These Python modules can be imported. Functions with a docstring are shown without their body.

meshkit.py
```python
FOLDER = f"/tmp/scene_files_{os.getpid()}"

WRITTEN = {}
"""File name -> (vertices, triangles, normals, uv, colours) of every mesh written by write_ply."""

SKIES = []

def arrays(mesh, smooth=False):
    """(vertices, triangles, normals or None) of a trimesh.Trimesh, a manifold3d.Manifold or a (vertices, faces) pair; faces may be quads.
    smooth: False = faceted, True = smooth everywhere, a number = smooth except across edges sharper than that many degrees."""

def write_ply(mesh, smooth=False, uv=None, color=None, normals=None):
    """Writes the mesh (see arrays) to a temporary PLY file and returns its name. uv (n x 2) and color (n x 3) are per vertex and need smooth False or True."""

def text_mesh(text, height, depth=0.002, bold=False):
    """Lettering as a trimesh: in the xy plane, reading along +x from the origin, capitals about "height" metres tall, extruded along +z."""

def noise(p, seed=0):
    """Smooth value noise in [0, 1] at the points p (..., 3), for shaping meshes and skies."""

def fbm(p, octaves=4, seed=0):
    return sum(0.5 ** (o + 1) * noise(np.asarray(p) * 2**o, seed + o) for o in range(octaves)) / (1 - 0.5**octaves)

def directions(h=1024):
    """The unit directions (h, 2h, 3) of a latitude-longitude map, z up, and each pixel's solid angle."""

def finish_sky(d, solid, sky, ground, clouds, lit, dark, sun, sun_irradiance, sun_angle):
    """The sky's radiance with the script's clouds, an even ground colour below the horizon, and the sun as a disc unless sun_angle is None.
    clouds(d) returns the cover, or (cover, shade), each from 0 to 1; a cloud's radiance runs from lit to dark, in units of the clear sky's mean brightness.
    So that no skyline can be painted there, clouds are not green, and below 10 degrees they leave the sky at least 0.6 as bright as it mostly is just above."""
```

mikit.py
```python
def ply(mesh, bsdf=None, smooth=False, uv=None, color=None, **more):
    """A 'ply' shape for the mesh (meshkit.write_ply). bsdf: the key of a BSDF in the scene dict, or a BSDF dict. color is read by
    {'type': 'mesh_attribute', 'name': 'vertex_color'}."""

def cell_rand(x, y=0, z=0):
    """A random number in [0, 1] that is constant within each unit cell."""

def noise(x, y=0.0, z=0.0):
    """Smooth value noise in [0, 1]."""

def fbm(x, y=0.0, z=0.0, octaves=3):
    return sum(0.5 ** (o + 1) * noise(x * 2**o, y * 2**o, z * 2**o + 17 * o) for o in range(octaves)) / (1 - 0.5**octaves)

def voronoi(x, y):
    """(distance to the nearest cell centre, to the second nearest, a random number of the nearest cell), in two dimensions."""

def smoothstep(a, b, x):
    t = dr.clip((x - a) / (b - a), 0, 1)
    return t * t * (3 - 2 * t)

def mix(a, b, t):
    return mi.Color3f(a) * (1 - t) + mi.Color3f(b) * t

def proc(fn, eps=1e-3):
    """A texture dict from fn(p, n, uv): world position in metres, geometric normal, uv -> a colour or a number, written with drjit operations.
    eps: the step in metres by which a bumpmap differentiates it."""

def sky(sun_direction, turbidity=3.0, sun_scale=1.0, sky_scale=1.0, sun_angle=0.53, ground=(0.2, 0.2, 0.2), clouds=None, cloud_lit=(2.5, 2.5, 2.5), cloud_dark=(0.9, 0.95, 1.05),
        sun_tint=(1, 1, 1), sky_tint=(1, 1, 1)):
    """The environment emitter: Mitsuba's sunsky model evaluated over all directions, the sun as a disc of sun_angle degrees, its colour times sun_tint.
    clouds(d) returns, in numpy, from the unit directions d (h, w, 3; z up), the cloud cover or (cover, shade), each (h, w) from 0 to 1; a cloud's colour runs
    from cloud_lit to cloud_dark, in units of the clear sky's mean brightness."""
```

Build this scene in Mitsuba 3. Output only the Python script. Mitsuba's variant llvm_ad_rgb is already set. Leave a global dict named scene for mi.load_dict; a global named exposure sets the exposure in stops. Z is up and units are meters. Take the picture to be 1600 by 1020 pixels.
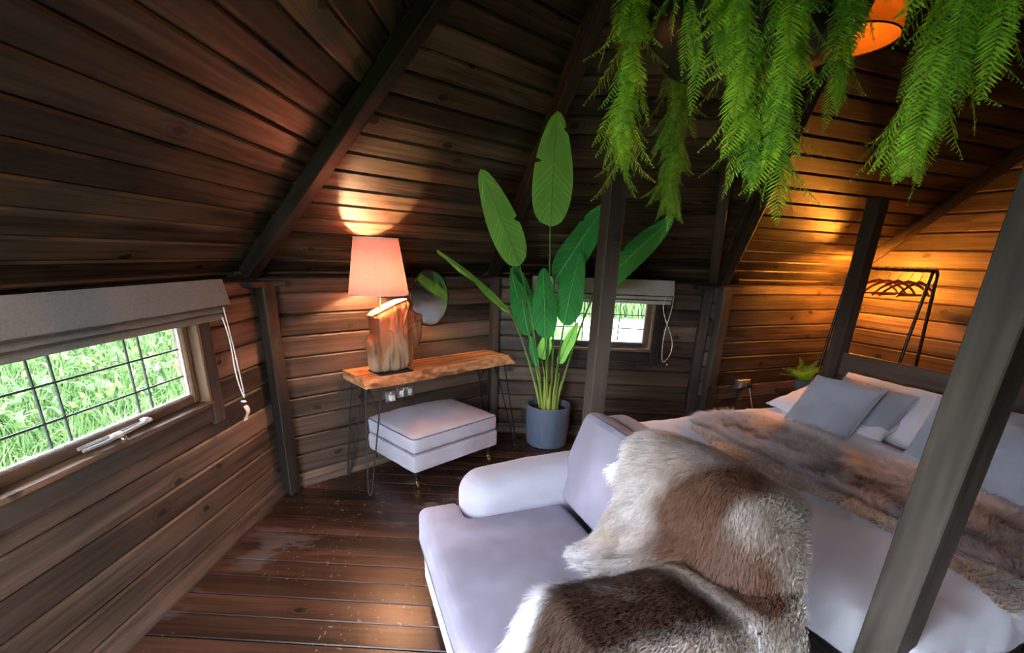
import math, numpy as np, trimesh, mitsuba as mi, mikit, meshkit, drjit as dr
from shapely.geometry import Polygon, box as sbox
from shapely.ops import unary_union
from mikit import noise, fbm, smoothstep, mix, cell_rand, proc

T = mi.ScalarTransform4f
scene, labels = {}, {}
exposure = 0.0

# ------------------------------------------------------------------ camera, sky
PITCH, ROLL, YAW = 0.329372, 0.0343976, 0.0300219
EYE = np.array([0.0, 0.0, 1.6])
def _camera():
    c, s = math.cos(PITCH), math.sin(PITCH)
    fw, up, rt = np.array([0, c, -s]), np.array([0, s, c]), np.array([1.0, 0, 0])
    cr, sr = math.cos(ROLL), math.sin(ROLL)
    up = -sr*rt + cr*up
    a = YAW
    R = np.array([[math.cos(a), -math.sin(a), 0], [math.sin(a), math.cos(a), 0], [0, 0, 1]])
    fw, up = R @ fw, R @ up
    return T().look_at(origin=EYE.tolist(), target=(EYE+fw).tolist(), up=up.tolist())
scene['camera'] = {'type': 'perspective', 'to_world': _camera(), 'fov': 2*math.degrees(math.atan(800/722.77)), 'fov_axis': 'x',
                   'principal_point_offset_x': (800-798.22)/1600, 'principal_point_offset_y': (510-644.34)/1020, 'near_clip': 0.02, 'far_clip': 500.0}
SKY = 1.0
def clouds(d):
    n = meshkit.fbm(np.stack([d[..., 0]/(d[..., 2]+.25)*1.5, d[..., 1]/(d[..., 2]+.25)*1.5, d[..., 2]], -1), 4, 3)
    return np.ones(n.shape)*.96, np.clip((n-.35)*1.6, 0, 1)*.6
scene['sky'] = mikit.sky((0.3, -0.5, 0.75), turbidity=4, sun_scale=0.0, sky_scale=SKY, clouds=clouds, cloud_lit=(2.2, 2.36, 2.70), cloud_dark=(1.45, 1.6, 1.95), ground=(.12, .2, .06))
exposure = 6.1
TABLE_BULB = (32, 20.0, 10.5)
CORNER_BULB = (55, 16.5, 1.7)
PENDANT_BULB = (2.0, .78, .15)

# ------------------------------------------------------------------ naming helpers
_used = {}
def num(name):
    k = _used.get(name)
    _used[name] = 0 if k is None else k+1
    return name if k is None else f'{name}_{k+1:03d}'
def tag(key, label, cat=None, group=None, kind=None):
    d = {'label': label}
    if cat: d['category'] = cat
    if group: d['group'] = group
    if kind: d['kind'] = kind
    labels[key] = d
    return key
def struct(key, label=None):
    labels[key] = {'kind': 'structure', **({'label': label} if label else {})}
    return key

# ------------------------------------------------------------------ frames
def azu(az):
    a = math.radians(az); return np.array([math.sin(a), math.cos(a), 0.0])
def frame(o, ex, ey, ez):
    M = np.eye(4); M[:3, 0], M[:3, 1], M[:3, 2], M[:3, 3] = ex, ey, ez, o
    return M
def wall_frame(o, az):      # x along the wall, y up, z into the room
    return frame(o, azu(az), [0, 0, 1], azu(az+90))
def roof_frame(o, az, th):  # x along the eave, y up the slope, z into the room
    t = math.radians(th); y = azu(az+90)*math.cos(t)+np.array([0, 0, math.sin(t)])
    return frame(o, azu(az), y, np.cross(azu(az), y))
EL, EW = azu(67.5), azu(157.5)
BED = frame([0, 0, 0], EL, EW, [0, 0, 1])     # (l towards the headboard, w to the right, z up); mirrored, put() turns the faces back
def loc(o, deg=0):                             # upright frame at o turned by deg
    a = math.radians(deg); return frame(o, [math.cos(a), math.sin(a), 0], [-math.sin(a), math.cos(a), 0], [0, 0, 1])
def pts_to(M, p): return np.asarray(p, float) @ M[:3, :3].T + M[:3, 3]
def put(key, mesh, bsdf, M=None, smooth=False, uv=None, color=None, normals=None, **more):
    v, f = np.array(mesh.vertices, float), np.array(mesh.faces)
    if M is not None:
        v = pts_to(M, v)
        if np.linalg.det(M[:3, :3]) < 0: f = f[:, ::-1]
    m = trimesh.Trimesh(v, f, process=False)
    if normals is not None:
        path = meshkit.write_ply(m, False, uv, color, normals=normals)
        scene[key] = {'type': 'ply', 'filename': path, 'face_normals': False, 'bsdf': {'type': 'ref', 'id': bsdf}, **more}
    else:
        scene[key] = mikit.ply(m, bsdf, smooth=smooth, uv=uv, color=color, **more)
    return key
def cat(*ms): return trimesh.util.concatenate([m for m in ms if m is not None])
def TM(v, f):
    f = np.asarray(f)
    if f.ndim == 2 and f.shape[1] == 4: f = np.vstack([f[:, [0, 1, 2]], f[:, [0, 2, 3]]])
    return trimesh.Trimesh(np.asarray(v, float), f, process=False)
def moved(m, t): m = m.copy(); m.apply_translation(t); return m

# ------------------------------------------------------------------ mesh helpers
_uid = [0]
def uid(): _uid[0] += 1; return _uid[0] % 700
def bar(sx, sy, sz, c=0.004, center=(0, 0, 0)):
    """chamfered box with wood uv (u along the longest axis): returns mesh, uv"""
    h = np.array([sx, sy, sz])/2.0; c = min(c, h.min()*.45)
    V, F, UV = [], [], []
    la = int(np.argmax(h)); i0 = uid()
    def quad(p):
        n0 = len(V)
        for q in p:
            V.append(q); o = [k for k in range(3) if k != la]
            UV.append((q[la], i0+.3+(q[o[0]]+h[o[0]])*.5+(q[o[1]]+h[o[1]])*.5))
        a, b, cc = np.array(p[0]), np.array(p[1]), np.array(p[2])
        nrm = np.cross(b-a, cc-a)
        mid = np.mean(p, axis=0)
        idx = list(range(n0, n0+len(p)))
        if nrm @ mid < 0: idx = idx[::-1]
        for k in range(1, len(idx)-1): F.append((idx[0], idx[k], idx[k+1]))
    for ax in range(3):
        a, b = [k for k in range(3) if k != ax]
        for s in (-1, 1):
            p = []
            for sa, sb in ((-1, -1), (1, -1), (1, 1), (-1, 1)):
                q = np.zeros(3); q[ax] = s*h[ax]; q[a] = sa*(h[a]-c); q[b] = sb*(h[b]-c); p.append(q)
            quad(p)
    for ax in range(3):                       # edge chamfers
        a, b = [k for k in range(3) if k != ax]
        for sa in (-1, 1):
            for sb in (-1, 1):
                p = []
                for s, (ca, cb) in ((-1, (0, c)), (1, (0, c)), (1, (c, 0)), (-1, (c, 0))):
                    q = np.zeros(3); q[ax] = s*(h[ax]-c); q[a] = sa*(h[a]-ca); q[b] = sb*(h[b]-cb); p.append(q)
                quad(p)
    for sx_ in (-1, 1):
        for sy_ in (-1, 1):
            for sz_ in (-1, 1):
                s = np.array([sx_, sy_, sz_]); quad([s*(h-np.array(d)*c) for d in ((0, 1, 1), (1, 0, 1), (1, 1, 0))])
    return TM(np.array(V)+np.array(center), F), np.array(UV)
def put_bar(key, size, center, bsdf, M=None, c=.004):
    m, uv = bar(*size, c=c, center=center); return put(key, m, bsdf, M, uv=uv)
def beam_between(key, a, b, w, d, up, bsdf, c=.006):
    """square timber from a to b, width w, depth d along up"""
    a, b = np.asarray(a, float), np.asarray(b, float); L = np.linalg.norm(b-a); x = (b-a)/L
    z = np.asarray(up, float); z = z-x*(z@x); z /= np.linalg.norm(z); y = np.cross(z, x)
    return put_bar(key, (L, w, d), (0, 0, 0), bsdf, frame((a+b)/2, x, y, z), c)
def tube(P, r, n=8, cap=True):
    P = np.asarray(P, float); r = np.broadcast_to(np.asarray(r, float), len(P))
    d = np.gradient(P, axis=0); d /= np.linalg.norm(d, axis=1, keepdims=True)+1e-12
    a = np.cross(d[0], [0, 0, 1.0]);
    if np.linalg.norm(a) < .1: a = np.cross(d[0], [1.0, 0, 0])
    V = []
    ang = np.arange(n)*2*np.pi/n
    for i in range(len(P)):
        a = a-d[i]*(a@d[i]); a /= np.linalg.norm(a)+1e-12; b = np.cross(d[i], a)
        V.append(P[i]+r[i]*(np.cos(ang)[:, None]*a+np.sin(ang)[:, None]*b))
    V = np.vstack(V); F = []
    for i in range(len(P)-1):
        for k in range(n):
            k2 = (k+1) % n; F += [(i*n+k, i*n+k2, (i+1)*n+k2), (i*n+k, (i+1)*n+k2, (i+1)*n+k)]
    if cap:
        V = np.vstack([V, P[0], P[-1]]); m = len(V)
        for k in range(n):
            k2 = (k+1) % n; F += [(m-2, k2, k), (m-1, (len(P)-1)*n+k, (len(P)-1)*n+k2)]
    return TM(V, F)
def lathe(prof, n=32, close=True):
    prof = np.asarray(prof, float); ang = np.arange(n)*2*np.pi/n
    V = np.vstack([np.stack([r*np.cos(ang), r*np.sin(ang), np.full(n, z)], 1) for r, z in prof]); F = []
    for i in range(len(prof)-1):
        for k in range(n):
            k2 = (k+1) % n; F += [(i*n+k, i*n+k2, (i+1)*n+k2), (i*n+k, (i+1)*n+k2, (i+1)*n+k)]
    return TM(V, F)
def bez(*P, n=16):
    t = np.linspace(0, 1, n)[:, None]; P = [np.asarray(p, float) for p in P]
    while len(P) > 1: P = [a*(1-t)+b*t if np.ndim(a) > 1 or np.ndim(b) > 1 else a*(1-t)+b*t for a, b in zip(P[:-1], P[1:])]
    return P[0]
def spline(P, n=40):
    from scipy.interpolate import CubicSpline
    P = np.asarray(P, float); s = np.concatenate([[0], np.cumsum(np.linalg.norm(np.diff(P, axis=0), axis=1))])
    return CubicSpline(s, P)(np.linspace(0, s[-1], n))
def rbox(sx, sy, sz, r, seg=.03, crown=0.0, crown_bottom=0.0, wr=0.0, seed=0, wf=9.0):
    """rounded soft box centred at the origin"""
    h = np.array([sx, sy, sz])/2.0
    def lin(L): return np.linspace(-1, 1, max(6, int(L/seg))+1)
    gx, gy, gz = lin(sx), lin(sy), lin(sz)
    V, F = [], []
    def face(A, B, fixed, ax, order):
        n0 = len(V) and sum(len(v) for v in V); a, b = np.meshgrid(A, B, indexing='ij')
        p = np.zeros(a.shape+(3,)); o = [k for k in range(3) if k != ax]
        p[..., o[0]], p[..., o[1]], p[..., ax] = a, b, fixed
        V.append(p.reshape(-1, 3)); na, nb = a.shape
        for i in range(na-1):
            for j in range(nb-1):
                q = [n0+i*nb+j, n0+(i+1)*nb+j, n0+(i+1)*nb+j+1, n0+i*nb+j+1]
                F.append(q if order else q[::-1])
    face(gy, gz, 1, 0, True); face(gy, gz, -1, 0, False)
    face(gx, gz, 1, 1, False); face(gx, gz, -1, 1, True)
    face(gx, gy, 1, 2, True); face(gx, gy, -1, 2, False)
    U = np.vstack(V); p = U*h; q = np.clip(p, -(h-r), h-r); d = p-q
    dn = np.linalg.norm(d, axis=1, keepdims=True)
    # even out the corner parametrisation
    p = np.where(dn > 1e-9, q+d/np.maximum(dn, 1e-9)*r, p)
    top = np.clip(U[:, 2], 0, 1); bot = np.clip(-U[:, 2], 0, 1); w = (1-U[:, 0]**2)*(1-U[:, 1]**2)
    p[:, 2] += crown*w*top-crown_bottom*w*bot
    m = TM(p, F); m.merge_vertices(); 
    if wr:
        n = m.vertex_normals; m.vertices = m.vertices+n*((meshkit.fbm(m.vertices*wf, 3, seed)-.5)*2*wr)[:, None]
    return m
def cushion(w, h, t, seed=0, n=36, pinch=.06, wr=.012):
    """pillow in the xz plane (w wide, h high), t thick along y, with drawn-out corners and an open piping loop path"""
    u = np.sin(np.linspace(-np.pi/2, np.pi/2, n)); a, b = np.meshgrid(u, u, indexing='ij')
    ins = 1-pinch*(1-(a*a))*np.abs(b)**8*1.0; ins2 = 1-pinch*(1-(b*b))*np.abs(a)**8
    x, z = a*w/2*ins2, b*h/2*ins
    th = t/2*np.power(np.clip((1-a**2)*(1-b**2), 0, 1), .38)
    nz = meshkit.fbm(np.stack([x*7, z*7, 0*x+seed*3.7], -1), 3, seed)-.5
    rad = meshkit.noise(np.stack([np.arctan2(a, b)*5, 0*a+seed, 0*a], -1), seed)-.5
    edge = np.clip(np.maximum(abs(a), abs(b)), 0, 1)**3*(1-np.maximum(abs(a), abs(b))**10)
    V, F = [], []
    for s in (1, -1):
        y = s*(th+(nz*wr*1.4+rad*edge*wr*2.2)*(th > 1e-4)); n0 = sum(len(v) for v in V)
        V.append(np.stack([x, y, z], -1).reshape(-1, 3))
        for i in range(n-1):
            for j in range(n-1):
                q = [n0+i*n+j, n0+i*n+j+1, n0+(i+1)*n+j+1, n0+(i+1)*n+j]
                F.append(q if s > 0 else q[::-1])
    m = TM(np.vstack(V), F); m.merge_vertices(); m.fix_normals()
    e = [(i, 0) for i in range(n)]+[(n-1, j) for j in range(1, n)]+[(i, n-1) for i in range(n-2, -1, -1)]+[(0, j) for j in range(n-2, -1, -1)]
    loop = np.array([[x[i, j], 0, z[i, j]] for i, j in e])
    return m, tube(loop, .0045, 6)
def layered(poly, prof, crown=0.0, rings=6):
    """solid from an outline (n x 2, counter-clockwise) and a profile of (inset, z) from bottom to top, closed with crowned caps"""
    P = np.asarray(poly, float); n = len(P); tg = np.roll(P, -1, 0)-np.roll(P, 1, 0); tg /= np.linalg.norm(tg, axis=1, keepdims=True)
    nm = np.stack([tg[:, 1], -tg[:, 0]], 1); c = P.mean(0); V, F = [], []
    def ring(xy, z): V.append(np.column_stack([xy, np.broadcast_to(z, n)]))
    z0, z1 = prof[0][1], prof[-1][1]
    for k in range(rings, 0, -1): ring(c+(P-nm*prof[0][0]-c)*(1-k/rings)+0, z0)
    for ins, z in prof: ring(P-nm*ins, z)
    from shapely import points as _pts, distance as _dist
    lim = Polygon(P-nm*prof[-1][0]).exterior
    for k in range(1, rings+1):
        q = c+(P-nm*prof[-1][0]-c)*(1-k/rings); ring(q, z1+crown*(1-np.exp(-_dist(_pts(q), lim)/.13)) if crown else z1)
    for i in range(len(V)-1):
        for k in range(n):
            k2 = (k+1) % n; F.append((i*n+k, i*n+k2, (i+1)*n+k2, (i+1)*n+k))
    return TM(np.vstack(V), F)
def soft_slab(poly, prof, crown, step=.022, fall=.13):
    """as layered(), with an evenly meshed crowned top"""
    from scipy.spatial import Delaunay
    from shapely import points as pts_, distance as dist_, contains_xy
    m = layered(poly, prof, rings=1); n = len(poly); R = m.vertices[n*len(prof):n*(len(prof)+1), :2]
    g = Polygon(R); x0, y0, x1, y1 = g.bounds; gx, gy = np.meshgrid(np.arange(x0, x1, step), np.arange(y0, y1, step), indexing='ij')
    q = np.column_stack([gx.ravel(), gy.ravel()]); q = q[contains_xy(g.buffer(-step*.6), q[:, 0], q[:, 1])]
    A = np.vstack([R, q]); t = Delaunay(A).simplices; c = A[t].mean(1); t = t[contains_xy(g, c[:, 0], c[:, 1])]
    e1, e2 = A[t[:, 1]]-A[t[:, 0]], A[t[:, 2]]-A[t[:, 0]]; t[(e1[:, 0]*e2[:, 1]-e1[:, 1]*e2[:, 0]) < 0] = t[(e1[:, 0]*e2[:, 1]-e1[:, 1]*e2[:, 0]) < 0][:, ::-1]
    z = prof[-1][1]+crown*(1-np.exp(-dist_(pts_(A), g.exterior)/fall))
    body = TM(m.vertices, m.faces[np.all(m.faces < n*(len(prof)+1), axis=1)])
    o = cat(body, TM(np.column_stack([A, z]), t)); o.merge_vertices(); return o
def resample(poly, n):
    P = np.vstack([poly, poly[:1]]); s = np.concatenate([[0], np.cumsum(np.linalg.norm(np.diff(P, axis=0), axis=1))])
    t = np.linspace(0, s[-1], n, endpoint=False); return np.stack([np.interp(t, s, P[:, k]) for k in (0, 1)], 1)
def rounded_outline(coords, r, n=96):
    g = Polygon(coords).buffer(-r).buffer(2*r, 12).buffer(-r, 12).simplify(.001)
    P = np.array(g.exterior.coords)[:-1]
    if Polygon(P).exterior.is_ccw is False: P = P[::-1]
    return resample(P, n)
def plank_piece(g, y0, y1, c, t):
    """one board: outline g (shapely convex piece of the strip y0..y1), chamfered along its long edges; front at z = 0"""
    def quad4(q):
        P = np.array(q.exterior.coords)[:-1]
        lo = P[np.abs(P[:, 1]-P[:, 1].min()) < 1e-6]; hi = P[np.abs(P[:, 1]-P[:, 1].max()) < 1e-6]
        if len(lo) < 1 or len(hi) < 1: return None
        return np.array([lo[lo[:, 0].argmin()], lo[lo[:, 0].argmax()], hi[hi[:, 0].argmax()], hi[hi[:, 0].argmin()]])
    b = g.bounds
    inner = g.intersection(sbox(b[0]-1, b[1]+c, b[2]+1, b[3]-c))
    if inner.is_empty or inner.geom_type != 'Polygon': return None
    O, I = quad4(g), quad4(inner)
    if O is None or I is None: return None
    V = np.vstack([np.column_stack([I, np.zeros(4)]), np.column_stack([O, np.full(4, -c)]), np.column_stack([O, np.full(4, -t)])])
    F = [(0, 1, 2, 3)]
    for k in range(4):
        k2 = (k+1) % 4; F += [(4+k, 4+k2, k2, k), (8+k, 8+k2, 4+k2, 4+k)]
    F += [(11, 10, 9, 8)]
    return TM(V, F)
def planks(parent, outline, M, bsdf, pitch, y_start=0.0, holes=(), gap=.002, c=.005, t=.024, butt=None, lift=0.0, rng=None):
    """board the outline (local x, y of frame M) with single boards, each a part of parent"""
    G = Polygon(outline); 
    for hx in holes: G = G.difference(Polygon(hx))
    x0, y0, x1, y1 = G.bounds; k = math.floor((y0-y_start)/pitch)
    while y_start+k*pitch < y1-.004:
        a, b = y_start+k*pitch+gap/2, y_start+(k+1)*pitch-gap/2
        S = G.intersection(sbox(x0-1, a, x1+1, b)); k += 1
        for g in getattr(S, 'geoms', [S]):
            if g.is_empty or g.geom_type != 'Polygon' or g.area < 2e-4: continue
            # a board that changes width at a hole is cut at the hole's sides
            cuts = [g]
            for hx in holes:
                for xx in (min(p[0] for p in hx), max(p[0] for p in hx)):
                    nxt = []
                    for q in cuts:
                        if q.bounds[0]+.01 < xx < q.bounds[2]-.01 and len(q.exterior.coords) > 5:
                            for z in (q.intersection(sbox(-99, -99, xx, 99)), q.intersection(sbox(xx, -99, 99, 99))):
                                nxt += [w for w in getattr(z, 'geoms', [z]) if w.geom_type == 'Polygon' and not w.is_empty]
                        else: nxt.append(q)
                    cuts = nxt
            if butt is not None:
                nxt = []
                for q in cuts:
                    xx = butt(k)
                    if xx is not None and q.bounds[0]+.2 < xx < q.bounds[2]-.2:
                        nxt += [q.intersection(sbox(-99, -99, xx-.0007, 99)), q.intersection(sbox(xx+.0007, -99, 99, 99))]
                    else: nxt.append(q)
                cuts = nxt
            for q in cuts:
                m = plank_piece(q, a, b, c, t)
                if m is None: continue
                i0 = uid(); uv = np.column_stack([m.vertices[:, 0], i0+.3+(m.vertices[:, 1]-a)])
                v = m.vertices.copy()
                if rng is not None: v[:, 2] += rng.uniform(-.0012, .0012)
                put(num(parent+'__plank'), TM(v, m.faces), bsdf, M, uv=uv)
def slab(key, outline, M, bsdf, z0, z1, holes=()):
    G = Polygon(outline)
    for hx in holes: G = G.difference(Polygon(hx))
    ms = []
    for g in getattr(G, 'geoms', [G]):
        m = trimesh.creation.extrude_polygon(g, z1-z0, engine='earcut'); m.apply_translation([0, 0, z0]); ms.append(m)
    m = cat(*ms)
    return put(key, m, bsdf, M, uv=np.column_stack([m.vertices[:, 0], 701.3+np.mod(m.vertices[:, 1], .12)]))
def rect(x0, y0, x1, y1): return [(x0, y0), (x1, y0), (x1, y1), (x0, y1)]

# ------------------------------------------------------------------ materials
def wood_fn(dark, light, knot, grain=1.0, tone=(.70, 1.30), knots=.42):
    def fn(p, n, uv):
        i = dr.floor(uv.y); v = uv.y-i; r1, r2 = cell_rand(i, 3), cell_rand(i, 7)
        u = uv.x+r1*53.0
        ci = dr.floor(u/.62); kx = (ci+.15+.7*cell_rand(ci, i, 1))*.62; ky = .31+.125*cell_rand(ci, i, 2)
        on = dr.select(cell_rand(ci, i, 5) < knots, 1.0, 0.0); big = .35+1.3*cell_rand(ci, i, 6)
        wob = noise(u*38.0, v*60.0, i)-.5
        du, dv = u-kx+wob*.022, v-ky+wob*.012
        d2 = (dr.square(du/.030)+dr.square(dv/.018))/big
        halo = dr.exp(-d2*.22)*on
        w = v-dv*.55*dr.exp(-dr.square(du/.085)-dr.square(dv/.045))*on+.006*noise(u*1.7, i, 1)
        g1 = fbm(u*1.7, w*60.0, i*1.7, 3); g2 = noise(u*7.0, w*190.0, i*2.3+40)
        bl = fbm(u*1.15, v*8.0+noise(u*3.0, i)*.8, i*3.1+7, 3)
        t = smoothstep(.27, .73, .40*g1+.10*g2+.50*bl)
        rings = .5+.5*dr.sin(dr.sqrt(d2)*6.5+wob*4)
        t = t*(1-.7*halo)+.45*rings*halo
        c = mix(dark, light, t*grain)*(tone[0]+(tone[1]-tone[0])*r2)
        c = c*(.48+1.0*smoothstep(.25, .75, fbm(u*.8+9, v*5.0, i*1.3+70, 2)))
        streak = smoothstep(.66, .80, noise(u*5.0, w*130.0, i*5.1))*smoothstep(.52, .72, noise(u*1.1, v*7, i+90))
        c = mix(c, mi.Color3f(light)*1.5, streak*.22)
        return mix(c, knot, smoothstep(.35, .95, dr.exp(-d2*.8))*on*.85)
    return fn
def bump_fn(p, n, uv):
    i = dr.floor(uv.y); v = uv.y-i
    return fbm((uv.x+cell_rand(i, 3)*53.0)*2.2, v*95.0, i*1.7, 2)
def wood(key, dark, light, knot, rough, spec=.4, **kw):
    scene[key] = {'type': 'twosided', 'bsdf': {'type': 'principled', 'base_color': proc(wood_fn(dark, light, knot, **kw)), 'roughness': rough, 'specular': spec}}
wood('wood_wall', (.030, .0195, .0132), (.112, .073, .050), (.012, .007, .005), .50, .35)
wood('wood_roof', (.0105, .0074, .0045), (.088, .060, .036), (.007, .0045, .003), .50, .35)
wood('wood_beam', (.018, .012, .009), (.062, .045, .034), (.008, .005, .004), .6, .3, knots=.3)
wood('wood_post', (.036, .028, .022), (.090, .073, .059), (.020, .015, .012), .6, .3, knots=.3, tone=(.9, 1.1))
wood('wood_sash', (.10, .055, .030), (.20, .115, .065), (.03, .015, .01), .45, .4, knots=.2)

def floor_fn(p, n, uv):
    c = wood_fn((.017, .0078, .0045), (.068, .030, .018), (.008, .004, .002), tone=(.6, 1.4), knots=.25)(p, n, uv)
    # dry scuff marks left on the boards
    sc = smoothstep(.60, .78, fbm(p.x*5.0+3, p.y*9.0, 2.0, 4))*smoothstep(.5, .7, noise(p.x*1.7, p.y*1.9, 5.0))
    sp = smoothstep(.90, .94, noise(p.x*70.0, p.y*70.0, 3.0))*smoothstep(.45, .6, noise(p.x*4.0, p.y*4.0, 8.0))
    return mix(mix(c, (.20, .17, .16), sc*.35), (.40, .34, .30), sp*.35)
scene['wood_floor'] = {'type': 'twosided', 'bsdf': {'type': 'principled', 'base_color': proc(floor_fn), 'roughness': .34, 'specular': .5}}

def slab_fn(p, n, uv):      # pale oak slab with warm stain
    g = fbm(uv.x*2.0, uv.y*45.0, 3.0, 4); b = fbm(uv.x*3.5, uv.y*8.0, 9.0, 3)
    c = mix((.40, .17, .060), (.66, .33, .13), smoothstep(.3, .7, g))
    return mix(c, (.28, .10, .035), smoothstep(.55, .75, b)*.45)
def bark_fn(p, n, uv):
    g = fbm(p.x*22, p.y*22, p.z*40, 4); b = fbm(p.x*7, p.y*7, p.z*14, 3)
    c = mix((.36, .15, .055), (.56, .30, .14), smoothstep(.3, .7, g))
    return mix(c, (.09, .035, .016), smoothstep(.50, .66, b)*.75)
def log_fn(p, n, uv):       # weathered root wood, streaked lengthwise
    g = fbm(uv.x*38.0, uv.y*3.0, 2.0, 4); b = fbm(uv.x*9.0, uv.y*3.5, 6.0, 3)
    c = mix((.125, .048, .018), (.30, .155, .068), smoothstep(.32, .68, g))
    pale = smoothstep(.46, .62, b+.35*smoothstep(.12, .0, dr.abs(uv.x-.20))*smoothstep(.62, .2, uv.y)-.05)
    c = mix(c, (.40, .29, .18), pale*.8)
    return mix(c, (.055, .022, .010), smoothstep(.58, .72, fbm(uv.x*22.0+7, uv.y*2.2, 1.0, 3))*.7)
def principled(key, base, rough=.5, two=True, **kw):
    b = {'type': 'principled', 'base_color': base if isinstance(base, dict) else {'type': 'rgb', 'value': list(base)}, 'roughness': rough, **kw}
    scene[key] = {'type': 'twosided', 'bsdf': b} if two else b
principled('oak_slab', proc(slab_fn), .42, specular=.4)
principled('oak_bark', proc(bark_fn), .6, specular=.3)
principled('root_wood', proc(log_fn), .6, specular=.3)
principled('cut_wood', (.55, .35, .15), .6)
principled('black_metal', (.012, .011, .011), .38, specular=.5)
principled('dark_plate', (.015, .013, .012), .5)
principled('steel', (.55, .55, .54), .28, metallic=1.0)
principled('chrome', (.80, .78, .74), .12, metallic=1.0)
principled('brass', (.72, .50, .20), .22, metallic=1.0)
principled('silver_paint', (.55, .53, .50), .35, metallic=.6)
principled('white_plastic', (.75, .75, .74), .35)
principled('black_plastic', (.012, .012, .012), .4)
principled('lead', (.06, .065, .065), .5)
principled('white_spacer', (.78, .78, .76), .4)
principled('cord_white', (.80, .78, .74), .6)
principled('pot_glaze', (.105, .150, .215), .42, specular=.45)
principled('soil', (.02, .014, .010), .9)
principled('black_shell', (.006, .007, .006), .42, specular=.5)
principled('copper_wood', (.34, .11, .035), .35, specular=.5)
principled('label_white', (.78, .74, .72), .6)
principled('mirror_frame', (.45, .45, .46), .3, metallic=.8)
scene['mirror_glass'] = {'type': 'twosided', 'bsdf': {'type': 'roughconductor', 'material': 'Ag', 'alpha': .008, 'distribution': 'ggx'}}
scene['pane_glass'] = {'type': 'thindielectric', 'int_ior': 1.5}

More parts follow.
